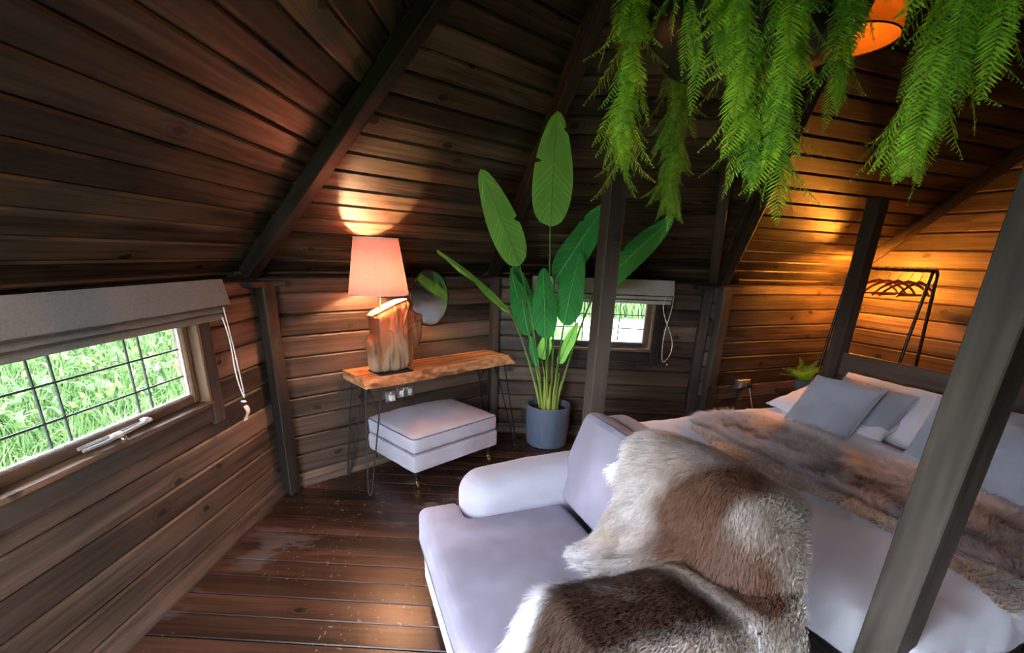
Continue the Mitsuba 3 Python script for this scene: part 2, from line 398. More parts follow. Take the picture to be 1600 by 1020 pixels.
def velvet_fn(base, amp=.16, sc=3.0):
    def fn(p, n, uv):
        b = fbm(p.x*sc, p.y*sc, p.z*sc, 4)
        w = fbm(p.x*14, p.y*14, p.z*14, 2)
        return mi.Color3f(base)*(1-amp*.8+amp*1.6*smoothstep(.3, .7, b)*(.7+.6*w))
    return fn
principled('velvet_lilac', proc(velvet_fn((.32, .30, .37), .26)), .8, sheen=.6, sheen_tint=.3, specular=.2)
principled('velvet_pale', proc(velvet_fn((.45, .44, .50), .10)), .8, sheen=.5, sheen_tint=.3, specular=.2)
principled('velvet_piping', (.17, .16, .21), .8, sheen=.3)
principled('cushion_grey', proc(velvet_fn((.33, .37, .43), .14)), .8, sheen=.5, specular=.2)
principled('cushion_piping', (.42, .45, .50), .8)
principled('linen_white', proc(velvet_fn((.78, .79, .86), .05)), .85, specular=.2)
def stripe_fn(p, n, uv):
    s = smoothstep(.40, .5, dr.abs(uv.x*22-dr.floor(uv.x*22)-.5))
    return mix((.76, .76, .82), (.55, .56, .64), s*.6)
principled('linen_striped', proc(stripe_fn), .85, specular=.2)
def weave_fn(p, n, uv):
    w = noise(p.x*420, p.y*420, p.z*90)*.5+noise(p.x*90, p.y*90, p.z*420)*.5
    return mi.Color3f(.265, .235, .215)*(.8+.4*w)
principled('blind_cloth', proc(weave_fn), .9, specular=.1)
principled('blind_fold_shade', (.075, .060, .052), .9)  # dark tone painted as the shade below the blind folds
def blind_pale_fn(p, n, uv):
    w = noise(p.x*420, p.y*420, p.z*90)*.5+noise(p.x*90, p.y*90, p.z*420)*.5
    return mi.Color3f(.44, .41, .39)*(.85+.3*w)
principled('blind_pale', proc(blind_pale_fn), .9, specular=.1)
def shade_fn(p, n, uv):
    w = noise(uv.x*420, uv.y*30)*.5+noise(uv.x*30, uv.y*900)*.5
    return mi.Color3f(.60, .32, .29)*(.86+.28*w)
scene['shade_cloth'] = {'type': 'principledthin', 'base_color': proc(shade_fn), 'roughness': .8, 'diff_trans': .075, 'spec_trans': 0.0}
scene['amber_shade'] = {'type': 'principledthin', 'base_color': {'type': 'rgb', 'value': [.55, .22, .035]}, 'roughness': .6, 'diff_trans': .7, 'spec_trans': 0.0}
def leaf_fn(p, n, uv):
    s = dr.abs(uv.x); vein = smoothstep(.55, .95, noise(uv.y*46.0+s*12.0, 3.0))
    c = mix((.27, .68, .10), (.34, .78, .15), noise(uv.y*3, uv.x*3, 2))
    return c*(.82+.26*vein)
scene['leaf_green'] = {'type': 'principledthin', 'base_color': proc(leaf_fn), 'roughness': .38, 'diff_trans': .55, 'spec_trans': 0.0}
def leaf_dark_fn(p, n, uv):
    s = dr.abs(uv.x); vein = smoothstep(.55, .95, noise(uv.y*46.0+s*12.0, 3.0))
    return mi.Color3f(.065, .36, .085)*(.75+.4*vein)
scene['leaf_deep'] = {'type': 'principledthin', 'base_color': proc(leaf_dark_fn), 'roughness': .36, 'diff_trans': .5, 'spec_trans': 0.0}
principled('leaf_rib', (.20, .42, .13), .45)
def stem_fn(p, n, uv): return mix((.30, .40, .08), (.08, .20, .04), smoothstep(.45, 1.0, p.z+.25*noise(p.x*60, p.y*60)))
principled('stem_green', proc(stem_fn), .4)
scene['fern_leaf'] = {'type': 'principledthin', 'base_color': {'type': 'mesh_attribute', 'name': 'vertex_color'}, 'roughness': .5, 'diff_trans': .6, 'spec_trans': 0.0}
scene['vertex_soft'] = {'type': 'twosided', 'bsdf': {'type': 'principled', 'base_color': {'type': 'mesh_attribute', 'name': 'vertex_color'}, 'roughness': .55, 'specular': .25, 'sheen': .3}}
scene['grass_blade'] = {'type': 'principledthin', 'base_color': {'type': 'mesh_attribute', 'name': 'vertex_color'}, 'roughness': .6, 'diff_trans': .7, 'spec_trans': 0.0}
def soil_fn(p, n, uv): return mix((.030, .065, .014), (.055, .095, .022), fbm(p.x*4, p.y*4, p.z*4, 3))
principled('bank_green', proc(soil_fn), .95, specular=0.0)
def gravel_fn(p, n, uv): return mi.Color3f(.52, .50, .46)*(.7+.6*noise(p.x*60, p.y*60, 1))
principled('pale_gravel', proc(gravel_fn), .95, specular=0.0)

# ------------------------------------------------------------------ the hut: an octagon with a sleeping alcove
TH, TH4, HW = 42.0, 41.5, 1.41
C9, C12, C23, C34 = (np.array(p) for p in ((-1.62, .22, 0), (-1.62, 2.80, 0), (-.312, 4.108, 0), (1.538, 4.108, 0)))
C5, C6, C7, C8 = (np.array(p) for p in ((2.846, 2.80, 0), (2.846, .95, 0), (1.538, -.358, 0), (-.312, -.358, 0)))
C45 = C34+EL*1.586; C46 = C6+EL*1.586
OC = np.array([.613, 1.875, 0]); DZ, DZ4 = .19, .12      # the roof boards lie on the rafters, above and outside the wall heads
HR = HW+DZ; APEX = OC+[0, 0, HR+2.233*math.tan(math.radians(TH))]
UP = np.array([0, 0, 1.0]); RNG = np.random.default_rng(5)
W1, W2, W3 = wall_frame(C12, 0), wall_frame(C12, 45), wall_frame(C23, 90)
W4, W5 = wall_frame(C34, 67.5), wall_frame(C45, 157.5)
PITCHW, YS = .137, -.042
def butts(seed, span):
    r = np.random.default_rng(seed); t = {}
    def f(k):
        if k not in t: t[k] = r.uniform(*span) if r.random() < .45 else None
        return t[k]
    return f
win1 = rect(-1.665, .80, -.605, 1.39); win3 = rect(.42, .80, 1.41, 1.39)
for name, M, out, holes, lab, bt in (
        ('wall_left', W1, rect(-2.58, 0, 0, HW), [win1], 'dark boarded wall with the wide window and taupe blind', (-2.1, -.25)),
        ('wall_corner', W2, rect(0, 0, 1.85, HW), [], 'dark boarded wall behind the console table and lamp', (9, 9.1)),
        ('wall_back', W3, rect(0, 0, 1.85, HW), [win3], 'dark boarded wall behind the tall potted plant', (.1, .4)),
        ('wall_alcove_left', W4, rect(0, 0, 1.586, HW), [], 'amber lit boarded side wall of the sleeping alcove', (9, 9.1)),
        ('wall_alcove_back', W5, [(0, 0), (3.418, 0), (3.418, HW+DZ4-.01), (1.709, HW+DZ4-.01+1.709*math.tan(math.radians(TH4))), (0, HW+DZ4-.01)], [], 'amber lit boarded gable wall behind the bed', (.5, 3.0))):
    struct(name, lab)
    planks(name, out, M, 'wood_wall', PITCHW, YS, holes=holes, gap=.005, c=.009, butt=butts(len(name), bt) if bt[0] < 9 else None, rng=RNG)
    b = Polygon(out).buffer(.22 if name == 'wall_alcove_back' else .05, join_style=2)
    if name != 'wall_alcove_back': b = b.intersection(sbox(-9, -9, 9, HW-.004))
    slab(name+'__sheathing', list(b.exterior.coords)[:-1], M, 'wood_beam', -.070, -.025, holes)
    if name != 'wall_alcove_back':       # the wall head, a flat plate running out under the eaves
        k = struct({'wall_left': 'trim_1', 'wall_corner': 'trim_2', 'wall_back': 'trim_3', 'wall_alcove_left': 'trim_4'}[name])
        x0, x1 = min(p[0] for p in out), max(p[0] for p in out)
        put_bar(k, (x1-x0+.16, .030, .34), ((x0+x1)/2, HW-.012, -.172), 'wood_beam', M, .003)
for name, a, b, holes in (('wall_alcove_right', C46, C6, []), ('wall_right', C6, C7, []), ('wall_front', C7, C8, [rect(1.05, .80, 1.70, 1.36)]), ('wall_front_left', C8, C9, [rect(.10, -1, 1.34, HR+.9)])):  # doorway and small window are unseen, added to bring in daylight
    struct(name)
    d = b-a; L = np.linalg.norm(d); az = math.degrees(math.atan2(d[0], d[1]))
    slab(name, rect(-.05, 0, L+.05, HR+.0), wall_frame(a, az), 'wood_wall', -.06, 0, holes)
# floor
struct('floor', 'dark red-brown floor boards with pale scuffs')
FL = [(p[0], p[1]) for p in (C9, C12, C23, C34, C45, C46, C6, C7, C8)]
planks('floor', FL, np.eye(4), 'wood_floor', .1335, 1.512, gap=.004, c=.004, t=.03, rng=RNG, butt=butts(77, (.3, 1.6)))
slab('floor__subfloor', list(Polygon(FL).buffer(.08, join_style=2).exterior.coords)[:-1], np.eye(4), 'wood_beam', -.10, -.031)
# ceiling: eight roof panels to the apex, and the alcove's roof with its valleys
def to_local(M, P): return (np.asarray(P)-M[:3, 3]) @ M[:3, :3]
RW = HW+DZ4+1.709*math.tan(math.radians(TH4))
up = lambda p: p+UP*HR
up4 = lambda p: p+UP*(HW+DZ4)
_A, _B = roof_frame(up(C34), 135, TH), roof_frame(up4(C34), 67.5, TH4)
_vd = np.cross(_A[:3, 2], _B[:3, 2]); _vd /= _vd[2]
_v0 = np.linalg.solve(np.array([_A[:3, 2], _B[:3, 2], UP]), [_A[:3, 2] @ up(C34), _B[:3, 2] @ up4(C34), HW+.012])
V0, VT = _v0, _v0+_vd*(RW-HW-.012)                     # foot and head of the alcove valley
RIDGE = (C45+C46)/2+UP*RW
def eave(c): a = up(c); return a+(APEX-a)*((HW+.012-a[2])/(APEX[2]-a[2]))     # the hip carried down to the wall head
def eave4(c, th=TH4): return up4(c)+(azu(157.5) if c is C45 else -azu(157.5))*(-(DZ4-.012)/math.tan(math.radians(th)))-UP*(DZ4-.012)
def roof(name, a, b, pts, th, boards, lab=None, pitch=.119, dz=None):
    d = b-a; az = math.degrees(math.atan2(d[0], d[1])); M = roof_frame(a+UP*(HR if dz is None else HW+dz), az, th)
    P = np.array([to_local(M, p)[:2] for p in pts]); G = Polygon(P).convex_hull
    struct(name, lab)
    if boards: planks(name, list(G.exterior.coords)[:-1], M, 'wood_roof', pitch, 0.0, c=.008, t=.018, gap=.005, rng=RNG)
    G = G.buffer(.03, join_style=2)
    if name not in ('ceiling_valley', 'ceiling_right'): x0, y0, x1, y1 = G.bounds; G = unary_union([G, sbox(to_local(M, a)[0]-.3 if dz is None else to_local(M, a)[0]+.1, y0-.10, to_local(M, b)[0]+.3, y0+.05)])
    slab(name+'__sheathing', list(G.exterior.coords)[:-1], M, 'wood_beam', -.055, -.019)
    return M
R1 = roof('ceiling_left', C9, C12, [eave(C9), eave(C12), APEX], TH, True, 'dark sloping boarded ceiling above the wide window')
R2 = roof('ceiling_corner', C12, C23, [eave(C12), eave(C23), APEX], TH, True, 'sloping boarded ceiling with the lamp glow')
R3 = roof('ceiling_back', C23, C34, [eave(C23), eave(C34), APEX], TH, True, 'sloping boarded ceiling behind the plant')
R5 = roof('ceiling_valley', C34, C5, [eave(C34), V0, VT, APEX], TH, True, 'narrow dark roof panel beside the alcove valley')
R4 = roof('ceiling_alcove', C34, C45, [V0, eave4(C45), RIDGE, VT], TH4, True, 'amber lit sloping ceiling of the alcove', dz=DZ4)
roof('ceiling_alcove_right', C46, C6, [eave4(C46), eave4(C6), VT, RIDGE], TH4, False, dz=DZ4)
roof('ceiling_right', C5, C6, [eave(C6), VT, APEX], TH, False)
for nm, a, b in (('ceiling_front_right', C6, C7), ('ceiling_front', C7, C8), ('ceiling_front_left', C8, C9)):
    struct(nm)
    n = np.cross(b-a, APEX-up(a)); n /= np.linalg.norm(n); n = n if n[2] > 0 else -n
    d = b-a; L = np.linalg.norm(d); az = math.degrees(math.atan2(d[0], d[1]))
    th = math.degrees(math.atan2(APEX[2]-HR, (APEX-up(a)) @ azu(az+90))); M = roof_frame(up(a), az, th)
    ap = to_local(M, APEX); out = Polygon([(-.25, -.35), (L+.25, -.35), (L+.02, 0), tuple(ap[:2]), (-.02, 0)]).buffer(.02, join_style=2)
    slab(nm, list(out.exterior.coords)[:-1], M, 'wood_roof', -.05, 0, [rect(.10, -1, 1.34, 1.22)] if nm == 'ceiling_front_left' else [])
    if nm == 'ceiling_front_left':       # hood over an unseen roof opening, added to let daylight in
        zt = HR+1.22*math.sin(math.radians(th)); yi = 1.22*math.cos(math.radians(th)); out_ = azu(az-90)
        slab(nm+'__added_dormer', rect(.02, -.45, 1.42, yi+.05), frame(a+UP*zt, azu(az), -out_, np.cross(azu(az), -out_)), 'wood_roof', 0, .05)
        for x in (.10, 1.34):
            slab(num(nm+'__added_dormer_cheek'), [(0, HR), (yi, zt), (0, zt)], frame(a+azu(az)*x, -out_, UP, np.cross(-out_, UP)), 'wood_roof', -.02, .02)
# rafters under the hips and valley
def rafter(c, t0, t1, w, d, drop, lab, side=0.0, end=None):
    a, b = (up(c), APEX) if end is None else end
    n = np.cross(np.cross(b-a, UP), b-a); n /= np.linalg.norm(n)      # upright normal of the hip
    s = np.cross(b-a, UP); s /= np.linalg.norm(s)
    k = num('rafter'); A, B = a+(b-a)*t0-n*drop+s*side, a+(b-a)*t1-n*drop+s*side
    beam_between(k, A, B, w, d, n, 'wood_beam'); tag(k, lab, 'rafter'); return k
rafter(C12, -.06, .94, .085, .08, .06, 'heavy dark rafter rising from the corner between the blind and the lamp', side=-.02)
rafter(C23, -.06, .94, .080, .085, .085, 'dark rafter rising behind the tallest leaf of the potted plant', side=-.02)
rafter(C34, -.06, .94, .075, .08, .05, 'dark rafter above the pair of wall posts, behind the hanging ferns')
rafter(C34, .02, .98, .07, .13, .075, 'valley rafter with one amber lit face at the alcove ceiling', end=(V0, VT), side=-.015)
#rafter(C9, .02, .97, .085, .12, .06, 'rafter at the far left corner of the hut')
# gable trim along the alcove roof
a = up4(C45); b = RIDGE
nrm = np.cross(EW, b-a)
k = num('rafter'); beam_between(k, a+(b-a)*.04-EL*.03+np.array([0, 0, -.055]), b-EL*.03+np.array([0, 0, -.055]), .055, .075, UP, 'wood_beam')
tag(k, 'sloping trim timber where the gable wall behind the bed meets the ceiling', 'rafter')
b2 = up4(C46); k = num('rafter'); beam_between(k, b2+(RIDGE-b2)*.04-EL*.03+np.array([0, 0, -.055]), RIDGE-EL*.03+np.array([0, 0, -.055]), .055, .075, UP, 'wood_beam')
tag(k, 'sloping trim timber on the far right half of the alcove gable', 'rafter')
k = num('rafter'); beam_between(k, RIDGE-UP*.08, VT-UP*.08, .07, .12, UP, 'wood_beam'); tag(k, 'ridge timber of the alcove roof over the bed', 'rafter')
# corner posts and their brackets
def post(o, az, sx, sy, lab, bsdf='wood_beam', h=HW-.005):
    k = num('corner_post'); put_bar(k, (sx, h, sy), (0, h/2, 0), bsdf, wall_frame(o, az), .005); tag(k, lab, 'post'); return k
post(C12+azu(112.5)*.055, 22.5, .085, .075, 'dark corner post between the window wall and the lamp wall')
post(C23+azu(157.5)*.045, 67.5, .075, .07, 'corner post behind the right end of the console table')
post(C23+azu(90)*1.815+azu(180)*.030, 90, .075, .058, 'left one of the two grey-brown posts beside the alcove', 'wood_post')
post(C34+EL*.10+azu(157.5)*.05, 67.5, .105, .095, 'wider right one of the two posts, one face amber lit, beside the alcove', 'wood_post')
r = np.random.default_rng(9)
for i in range(10):
    put_bar(num('wall_back__log_end'), (.045, PITCHW-.012, .03), (1.885, .03+PITCHW*i+PITCHW/2, .012+r.uniform(0, .012)), 'wood_post', W3, .008)
def bracket(M, x0, x1, n0, n1, lab):
    k = num('bracket'); put_bar(k, (x1-x0, .034, n1-n0), ((x0+x1)/2, HW-.022, (n0+n1)/2), 'wood_beam', M, .004); tag(k, lab, 'bracket')
bracket(W1, -.16, -.02, .0, .075, 'small dark wooden bracket at the top of the post, on the window wall side')
bracket(W2, .03, .13, .0, .075, 'small dark wooden bracket at the top of the post, on the lamp wall side')
bracket(W3, 1.70, 1.84, .0, .085, 'grey-brown bracket at the top of the two alcove posts, left half')
bracket(W4, .03, .24, .0, .11, 'dark bracket at the top of the two alcove posts, right half')
# baseboards
for nm, M, x0, x1, h, d in (('baseboard_left', W1, -2.5, -.04, .062, .034), ('baseboard_corner', W2, .05, 1.80, .040, .022), ('baseboard_back', W3, .05, 1.76, .055, .022)):
    m = trimesh.creation.extrude_polygon(Polygon([(0, 0), (d, 0), (d, h*.35), (d*.45, h), (0, h)]), x1-x0, engine='earcut')
    v = m.vertices.copy(); V = np.column_stack([x0+v[:, 2], v[:, 1], v[:, 0]])
    put(nm, TM(V, m.faces[:, ::-1]), 'wood_wall', M, uv=np.column_stack([V[:, 0], uid()+.3+V[:, 1]])); struct(nm)

# ------------------------------------------------------------------ windows
def window(key, M, gx0, gx1, gz0, gz1, verts, horiz, drop_side, lab):
    struct(key, lab)
    n = -.045
    put(key+'__pane', TM([(gx0, gz0, n), (gx1, gz0, n), (gx1, gz1, n), (gx0, gz1, n)], [(0, 1, 2), (0, 2, 3)]), 'pane_glass', M)
    fw = .042
    for a in ((gx0-fw/2, (gz0+gz1)/2, fw, gz1-gz0+2*fw), (gx1+fw/2, (gz0+gz1)/2, fw, gz1-gz0+2*fw), ((gx0+gx1)/2, gz0-fw/2, gx1-gx0, fw), ((gx0+gx1)/2, gz1+fw/2, gx1-gx0, fw)):
        put_bar(num(key+'__sash_bar'), (a[2], a[3], .05), (a[0], a[1], -.040), 'wood_sash', M, .006)
    for a in ((gx0-.004, (gz0+gz1)/2, .008, gz1-gz0), (gx1-.004, (gz0+gz1)/2, .008, gz1-gz0), ((gx0+gx1)/2, gz0+.004, gx1-gx0, .008)):
        k = put_bar(num(key+'__spacer'), (a[2], a[3], .012), (a[0], a[1], -.036), 'white_spacer', M, .001)
        labels[k] = {'label': 'white spacer strip at the edge of the pane'}
    for x in verts: put_bar(num(key+'__muntin'), (.0075, gz1-gz0, .009), (x, (gz0+gz1)/2, -.045), 'lead', M, .002)
    for z in horiz: put_bar(num(key+'__muntin'), (gx1-gx0, .0075, .009), ((gx0+gx1)/2, z, -.045), 'lead', M, .002)
    ox0, ox1, oz0 = gx0-fw-.022, gx1+fw+.022, gz0-fw-.02
    for x in (ox0+.008, ox1-.008): put_bar(num(key+'__jamb'), (.020, 1.39-oz0, .10), (x, (oz0+1.39)/2, -.020), 'wood_sash', M, .003)
    put_bar(key+'__sill', (ox1-ox0, .022, .115), ((ox0+ox1)/2, oz0+.006, -.013), 'wood_sash', M, .004)
    for x in (ox0-.045, ox1+.045): put_bar(num(key+'__casing'), (.085, 1.39-(oz0-.115), .026), (x, (1.39+oz0-.115)/2, .014), 'wood_beam', M, .006)
    put_bar(num(key+'__casing'), (ox1-ox0, .085, .022), ((ox0+ox1)/2, oz0-.052, .012), 'wood_beam', M, .006)
window('window_1', W1, -1.582, -.672, .888, 1.335, (-1.358, -1.283, -.966, -.895), (.988, 1.119), 1, 'wide low window with leaded bars looking onto the grass bank')
window('window_2', W3, .515, 1.335, .888, 1.335, (.732, .798, 1.050, 1.113), (1.010, 1.130), 1, 'leaded window half hidden by the potted plant')
# casement stay of the wide window
k = 'window_1__handle'
put(k, cat(bar(.33, .013, .006, .002, (-1.14, .870, -.010))[0], tube([(-1.30, .862, .004), (-1.22, .866, .020), (-.985, .876, .014)], [.006, .0075, .0085], 8),
           bar(.030, .022, .03, .004, (-1.0, .876, .0))[0], bar(.05, .016, .02, .004, (-1.15, .868, .002))[0]), 'silver_paint', W1, smooth=35)
labels[k] = {'label': 'long silver casement handle'}
m = trimesh.creation.icosphere(2, .013); m.apply_translation([-1.145, .852, .024]); put('window_1__handle__knob', m, 'chrome', W1, smooth=True)

# ------------------------------------------------------------------ roman blinds, cords
def blind(lab, M, x0, x1, bsdf, seed, zt=1.435, folds=((1.435, 1.312, .074, .098), (1.318, 1.276, .054, .076), (1.282, 1.236, .036, .052))):
    key = num('roman_blind'); tag(key, lab, 'blind')
    n = 60; xs = np.linspace(x0, x1, n)
    for i, (a, b, d0, d1) in enumerate(folds):
        prof = [(a, d0-.02)] + [(a, d0), (a*.5+b*.5, d0*.45+d1*.55), (b+.004, d1), (b, d1-.004), (b+.004, d1-.010), (a*.5+b*.5, d1-.022), (a-.004, d0-.02)]
        wob = (meshkit.fbm(np.column_stack([xs*6, 0*xs+i*3+seed, 0*xs]), 3, seed)-.5)*.012
        V, F = [], []
        for j, x in enumerate(xs):
            for z, d in prof:
                t = np.clip((a-z)/(a-b), 0, 1); V.append((x, z+wob[j]*t*.8, d+wob[j]*.6*t))
        m = len(prof)
        for j in range(n-1):
            for q in range(m-1): F.append((j*m+q, (j+1)*m+q, (j+1)*m+q+1, j*m+q+1))
        F2 = []
        for s, e in ((0, True), ((n-1)*m, False)):
            for q in range(1, m-1): F2.append((s, s+q, s+q+1) if e else (s, s+q+1, s+q))
        msh = TM(np.array(V), np.vstack([np.array([[f[0], f[1], f[2]] for f in F]+[[f[0], f[2], f[3]] for f in F]), np.array(F2)]))
        put(num(key+'__fold'), msh, bsdf, M, smooth=40)
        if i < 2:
            k = num(key+'__shade_strip'); put_bar(k, (x1-x0-.004, .010, .010), ((x0+x1)/2, b-.004, d1-.010), 'blind_fold_shade', M, .002)  # dark strips stand in for the shadow line under each fold
    put_bar(key+'__headrail', (x1-x0-.01, .03, .05), ((x0+x1)/2, zt-.018, .03), 'wood_beam', M, .003)
    return key
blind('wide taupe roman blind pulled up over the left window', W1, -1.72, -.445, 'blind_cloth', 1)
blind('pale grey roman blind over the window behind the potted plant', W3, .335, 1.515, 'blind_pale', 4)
def cord(lab, M, x, n, z0, z1, wdt, seed, tagged):
    key = num('blind_cord')
    P = [(x-.004, z0, n-.01), (x+wdt*.2, z0*.6+z1*.4, n), (x+wdt*.75, z1+.06, n), (x+wdt*.5+.012, z1, n), (x+.022, z1+.03, n), (x-.006, z0*.45+z1*.55, n), (x-.028, z0-.06, n-.008)]
    put(key+'__loop', tube(spline(P, 48), .0032, 6), 'cord_white', M, smooth=True)
    q = spline(P, 48)[15]
    put(key+'__connector', moved(trimesh.creation.icosphere(2, .0065), q), 'cord_white', M, smooth=True)
    put(key+'__tensioner', moved(lathe([(.001, -.016), (.006, -.014), (.007, 0), (.004, .012), (.001, .014)], 12), (x+.028, z1-.02, n)), 'white_plastic', M, smooth=True)
    tag(key, lab, 'cord')
    if tagged:
        V = [];
        for i, t in enumerate(np.linspace(0, 1, 8)):
            for s in (-1, 1): V.append((x+.030+s*.019+.008*t, z1-.045-.088*t, n+.012*math.sin(t*5)))
        F = [(2*i, 2*i+1, 2*i+3, 2*i+2) for i in range(7)]
        k = key+'__label'; put(k, TM(V, F), 'label_white', M, smooth=True); labels[k] = {'label': 'small white paper label hanging from the cord'}
    return key
cord('white looped blind cord with a paper label beside the left window', W1, -.485, .095, 1.315, .815, .045, 1, True)
cord('white looped blind cord at the right end of the pale grey blind', W3, 1.515, .085, 1.42, .75, -.035, 2, False)

# ------------------------------------------------------------------ outside
GZ = -.28
m = trimesh.creation.box([80, 80, .1]); m.apply_translation([0, 0, GZ-.05]); put('ground', m, 'bank_green'); struct('ground')
def bank_z(x, y): return GZ+np.clip((-2.6-x)*.36, 0, 1.9)+.10*(meshkit.fbm(np.stack([x*1.2, y*1.2, 0*x], -1), 3, 2)-.5)
gx, gy = np.meshgrid(np.linspace(-9, -2.2, 50), np.linspace(-3, 9, 70), indexing='ij')
V = np.stack([gx, gy, bank_z(gx, gy)-.03], -1).reshape(-1, 3); n = 70
F = [(i*n+j, (i+1)*n+j, (i+1)*n+j+1, i*n+j+1) for i in range(49) for j in range(69)]
put('ground_bank', TM(V, F), 'bank_green', smooth=True); struct('ground_bank')
def blades(P, hgt, wid, lean, rng, cols):
    n = len(P); a = rng.uniform(0, 2*np.pi, n); h = rng.uniform(*hgt, n); w = wid*rng.uniform(.6, 1.4, n)
    d = np.stack([np.cos(a), np.sin(a), 0*a], 1); s = np.stack([-np.sin(a), np.cos(a), 0*a], 1); l = rng.uniform(*lean, n)
    p1 = P+UP*(h*.55)[:, None]+d*(h*l*.35)[:, None]; p2 = P+UP*(h*(1-.3*l))[:, None]+d*(h*l)[:, None]
    V = np.stack([P-s*w[:, None]/2, P+s*w[:, None]/2, p1+s*w[:, None]*.4, p1-s*w[:, None]*.4, p2], 1).reshape(-1, 3)
    k = np.arange(n)[:, None]*5
    F = np.vstack([k+[0, 1, 2], k+[0, 2, 3], k+[3, 2, 4]])
    C = np.asarray(cols)[rng.integers(0, len(cols), n)]*rng.uniform(.7, 1.3, (n, 1))
    return TM(V, F), np.repeat(C, 5, 0)
r = np.random.default_rng(21)
N = 26000; x = -2.55-4.2*r.random(N)**1.2; y = r.uniform(.2, 6.5, N)
GR = [(.15, .28, .09), (.20, .34, .12), (.25, .38, .16), (.13, .25, .08), (.30, .40, .20)]
m, col = blades(np.stack([x, y, bank_z(x, y)-.02], 1), (.18, .46), .013, (.2, .9), r, GR)
put('bank_grass', m, 'grass_blade', color=col); tag('bank_grass', 'long bright green grass on the bank outside the left window', 'grass', kind='stuff')
N = 4200; x = -3.4-3.0*r.random(N); y = r.uniform(.6, 7, N)            # broad weed leaves higher up the bank
m, col = blades(np.stack([x, y, bank_z(x, y)+r.uniform(.1, .45, N)], 1), (.05, .10), .040, (.8, 1.5), r, [(.15, .28, .11), (.19, .33, .14), (.24, .34, .11)])
put('bank_weeds', m, 'grass_blade', color=col); tag('bank_weeds', 'broad leaved weeds in the grass at the top of the bank', 'weeds', kind='stuff')
N = 12000; x = r.uniform(-3.5, 5.5, N); y = 15+4*r.random(N)
m, col = blades(np.stack([x, y, GZ+(y-15)*.35], 1), (.4, 1.1), .05, (.2, .8), r, GR)
put('far_grass', m, 'grass_blade', color=col); tag('far_grass', 'sunlit green grass beyond the pale ground outside the back window', 'grass', kind='stuff')
N = 9000; x = r.uniform(-2.5, 1.25, N); y = r.uniform(5.2, 14, N)
m, col = blades(np.stack([x, y, 0*x+GZ], 1), (.25, .7), .03, (.2, .9), r, GR)
put('meadow_grass', m, 'grass_blade', color=col); tag('meadow_grass', 'tall green grass left of the pale ground outside the back window', 'grass', kind='stuff')
m = trimesh.creation.box([9, 10.5, .04]); m.apply_translation([5.9, 10.4, GZ+.02]); put('ground_gravel', m, 'pale_gravel'); struct('ground_gravel')

# ------------------------------------------------------------------ console table, lamp, mirror, sockets (along the lamp wall)
def emit(key, center, r, rgb):
    m = trimesh.creation.icosphere(2, r); m.apply_translation(center)
    scene[key] = mikit.ply(m, 'white_plastic', smooth=True, emitter={'type': 'area', 'radiance': {'type': 'rgb', 'value': list(rgb)}})
    return key
tbl = tag(num('console_table'), 'live-edge wooden console table on black hairpin legs', 'table')
X0, X1, ZT, ZB = .462, 1.775, .795, .728
n = 80; xs = np.linspace(0, 1, n)
def edge(x, lv):    # front line of the slab at level lv (0 top .. 1 bottom)
    w = meshkit.fbm(np.column_stack([x*9, np.full(len(x), lv*.9), 0*x]), 4, 8)-.5
    return .318+.030*lv+.030*w+.012*np.sin(x*5.0)
lv = np.linspace(0, 1, 6)
rows = []
for L in lv:
    x = X0+.006*L*0+(X1+.045*L-X0)*xs
    y = edge(xs, L); z = np.full(n, ZT-(ZT-ZB)*L)+(meshkit.fbm(np.column_stack([xs*14, 0*xs, 0*xs+4]), 3, 2)-.5)*.012*(L > .5)
    rows.append(np.column_stack([x, z, y]))
E_ = np.array(rows)
back = E_.copy(); back[:, :, 2] = .012
top = np.vstack([back[0], E_[0]]); Ft = [(i, n+i, n+i+1, i+1) for i in range(n-1)]
bot = np.vstack([E_[-1], back[-1]]); Fb = [(i, n+i, n+i+1, i+1) for i in range(n-1)]
bk = np.vstack([back[-1], back[0]])
m = cat(TM(top, Ft), TM(bot, Fb), TM(bk, Fb)); put(tbl+'__top', m, 'oak_slab', W2, uv=np.column_stack([m.vertices[:, 0], m.vertices[:, 2]]))
V = E_.reshape(-1, 3); F = [(r_*n+i, (r_+1)*n+i, (r_+1)*n+i+1, r_*n+i+1) for r_ in range(5) for i in range(n-1)]
ends = []
for i, flip in ((0, False), (n-1, True)):
    q = np.vstack([E_[:, i], back[:, i]]); f = [(k, 6+k, 7+k, k+1) for k in range(5)]
    if i == 0: q[:6, 0] += (meshkit.fbm(np.column_stack([lv*3, 0*lv, 0*lv]), 2, 3)-.5)*.0
    ends.append(TM(q, [a_[::-1] for a_ in f] if flip else f))
k = tbl+'__live_edge'; put(k, cat(TM(V, F), *ends), 'oak_bark', W2, smooth=40); labels[k] = {'label': 'rough waney edge with bark remains'}
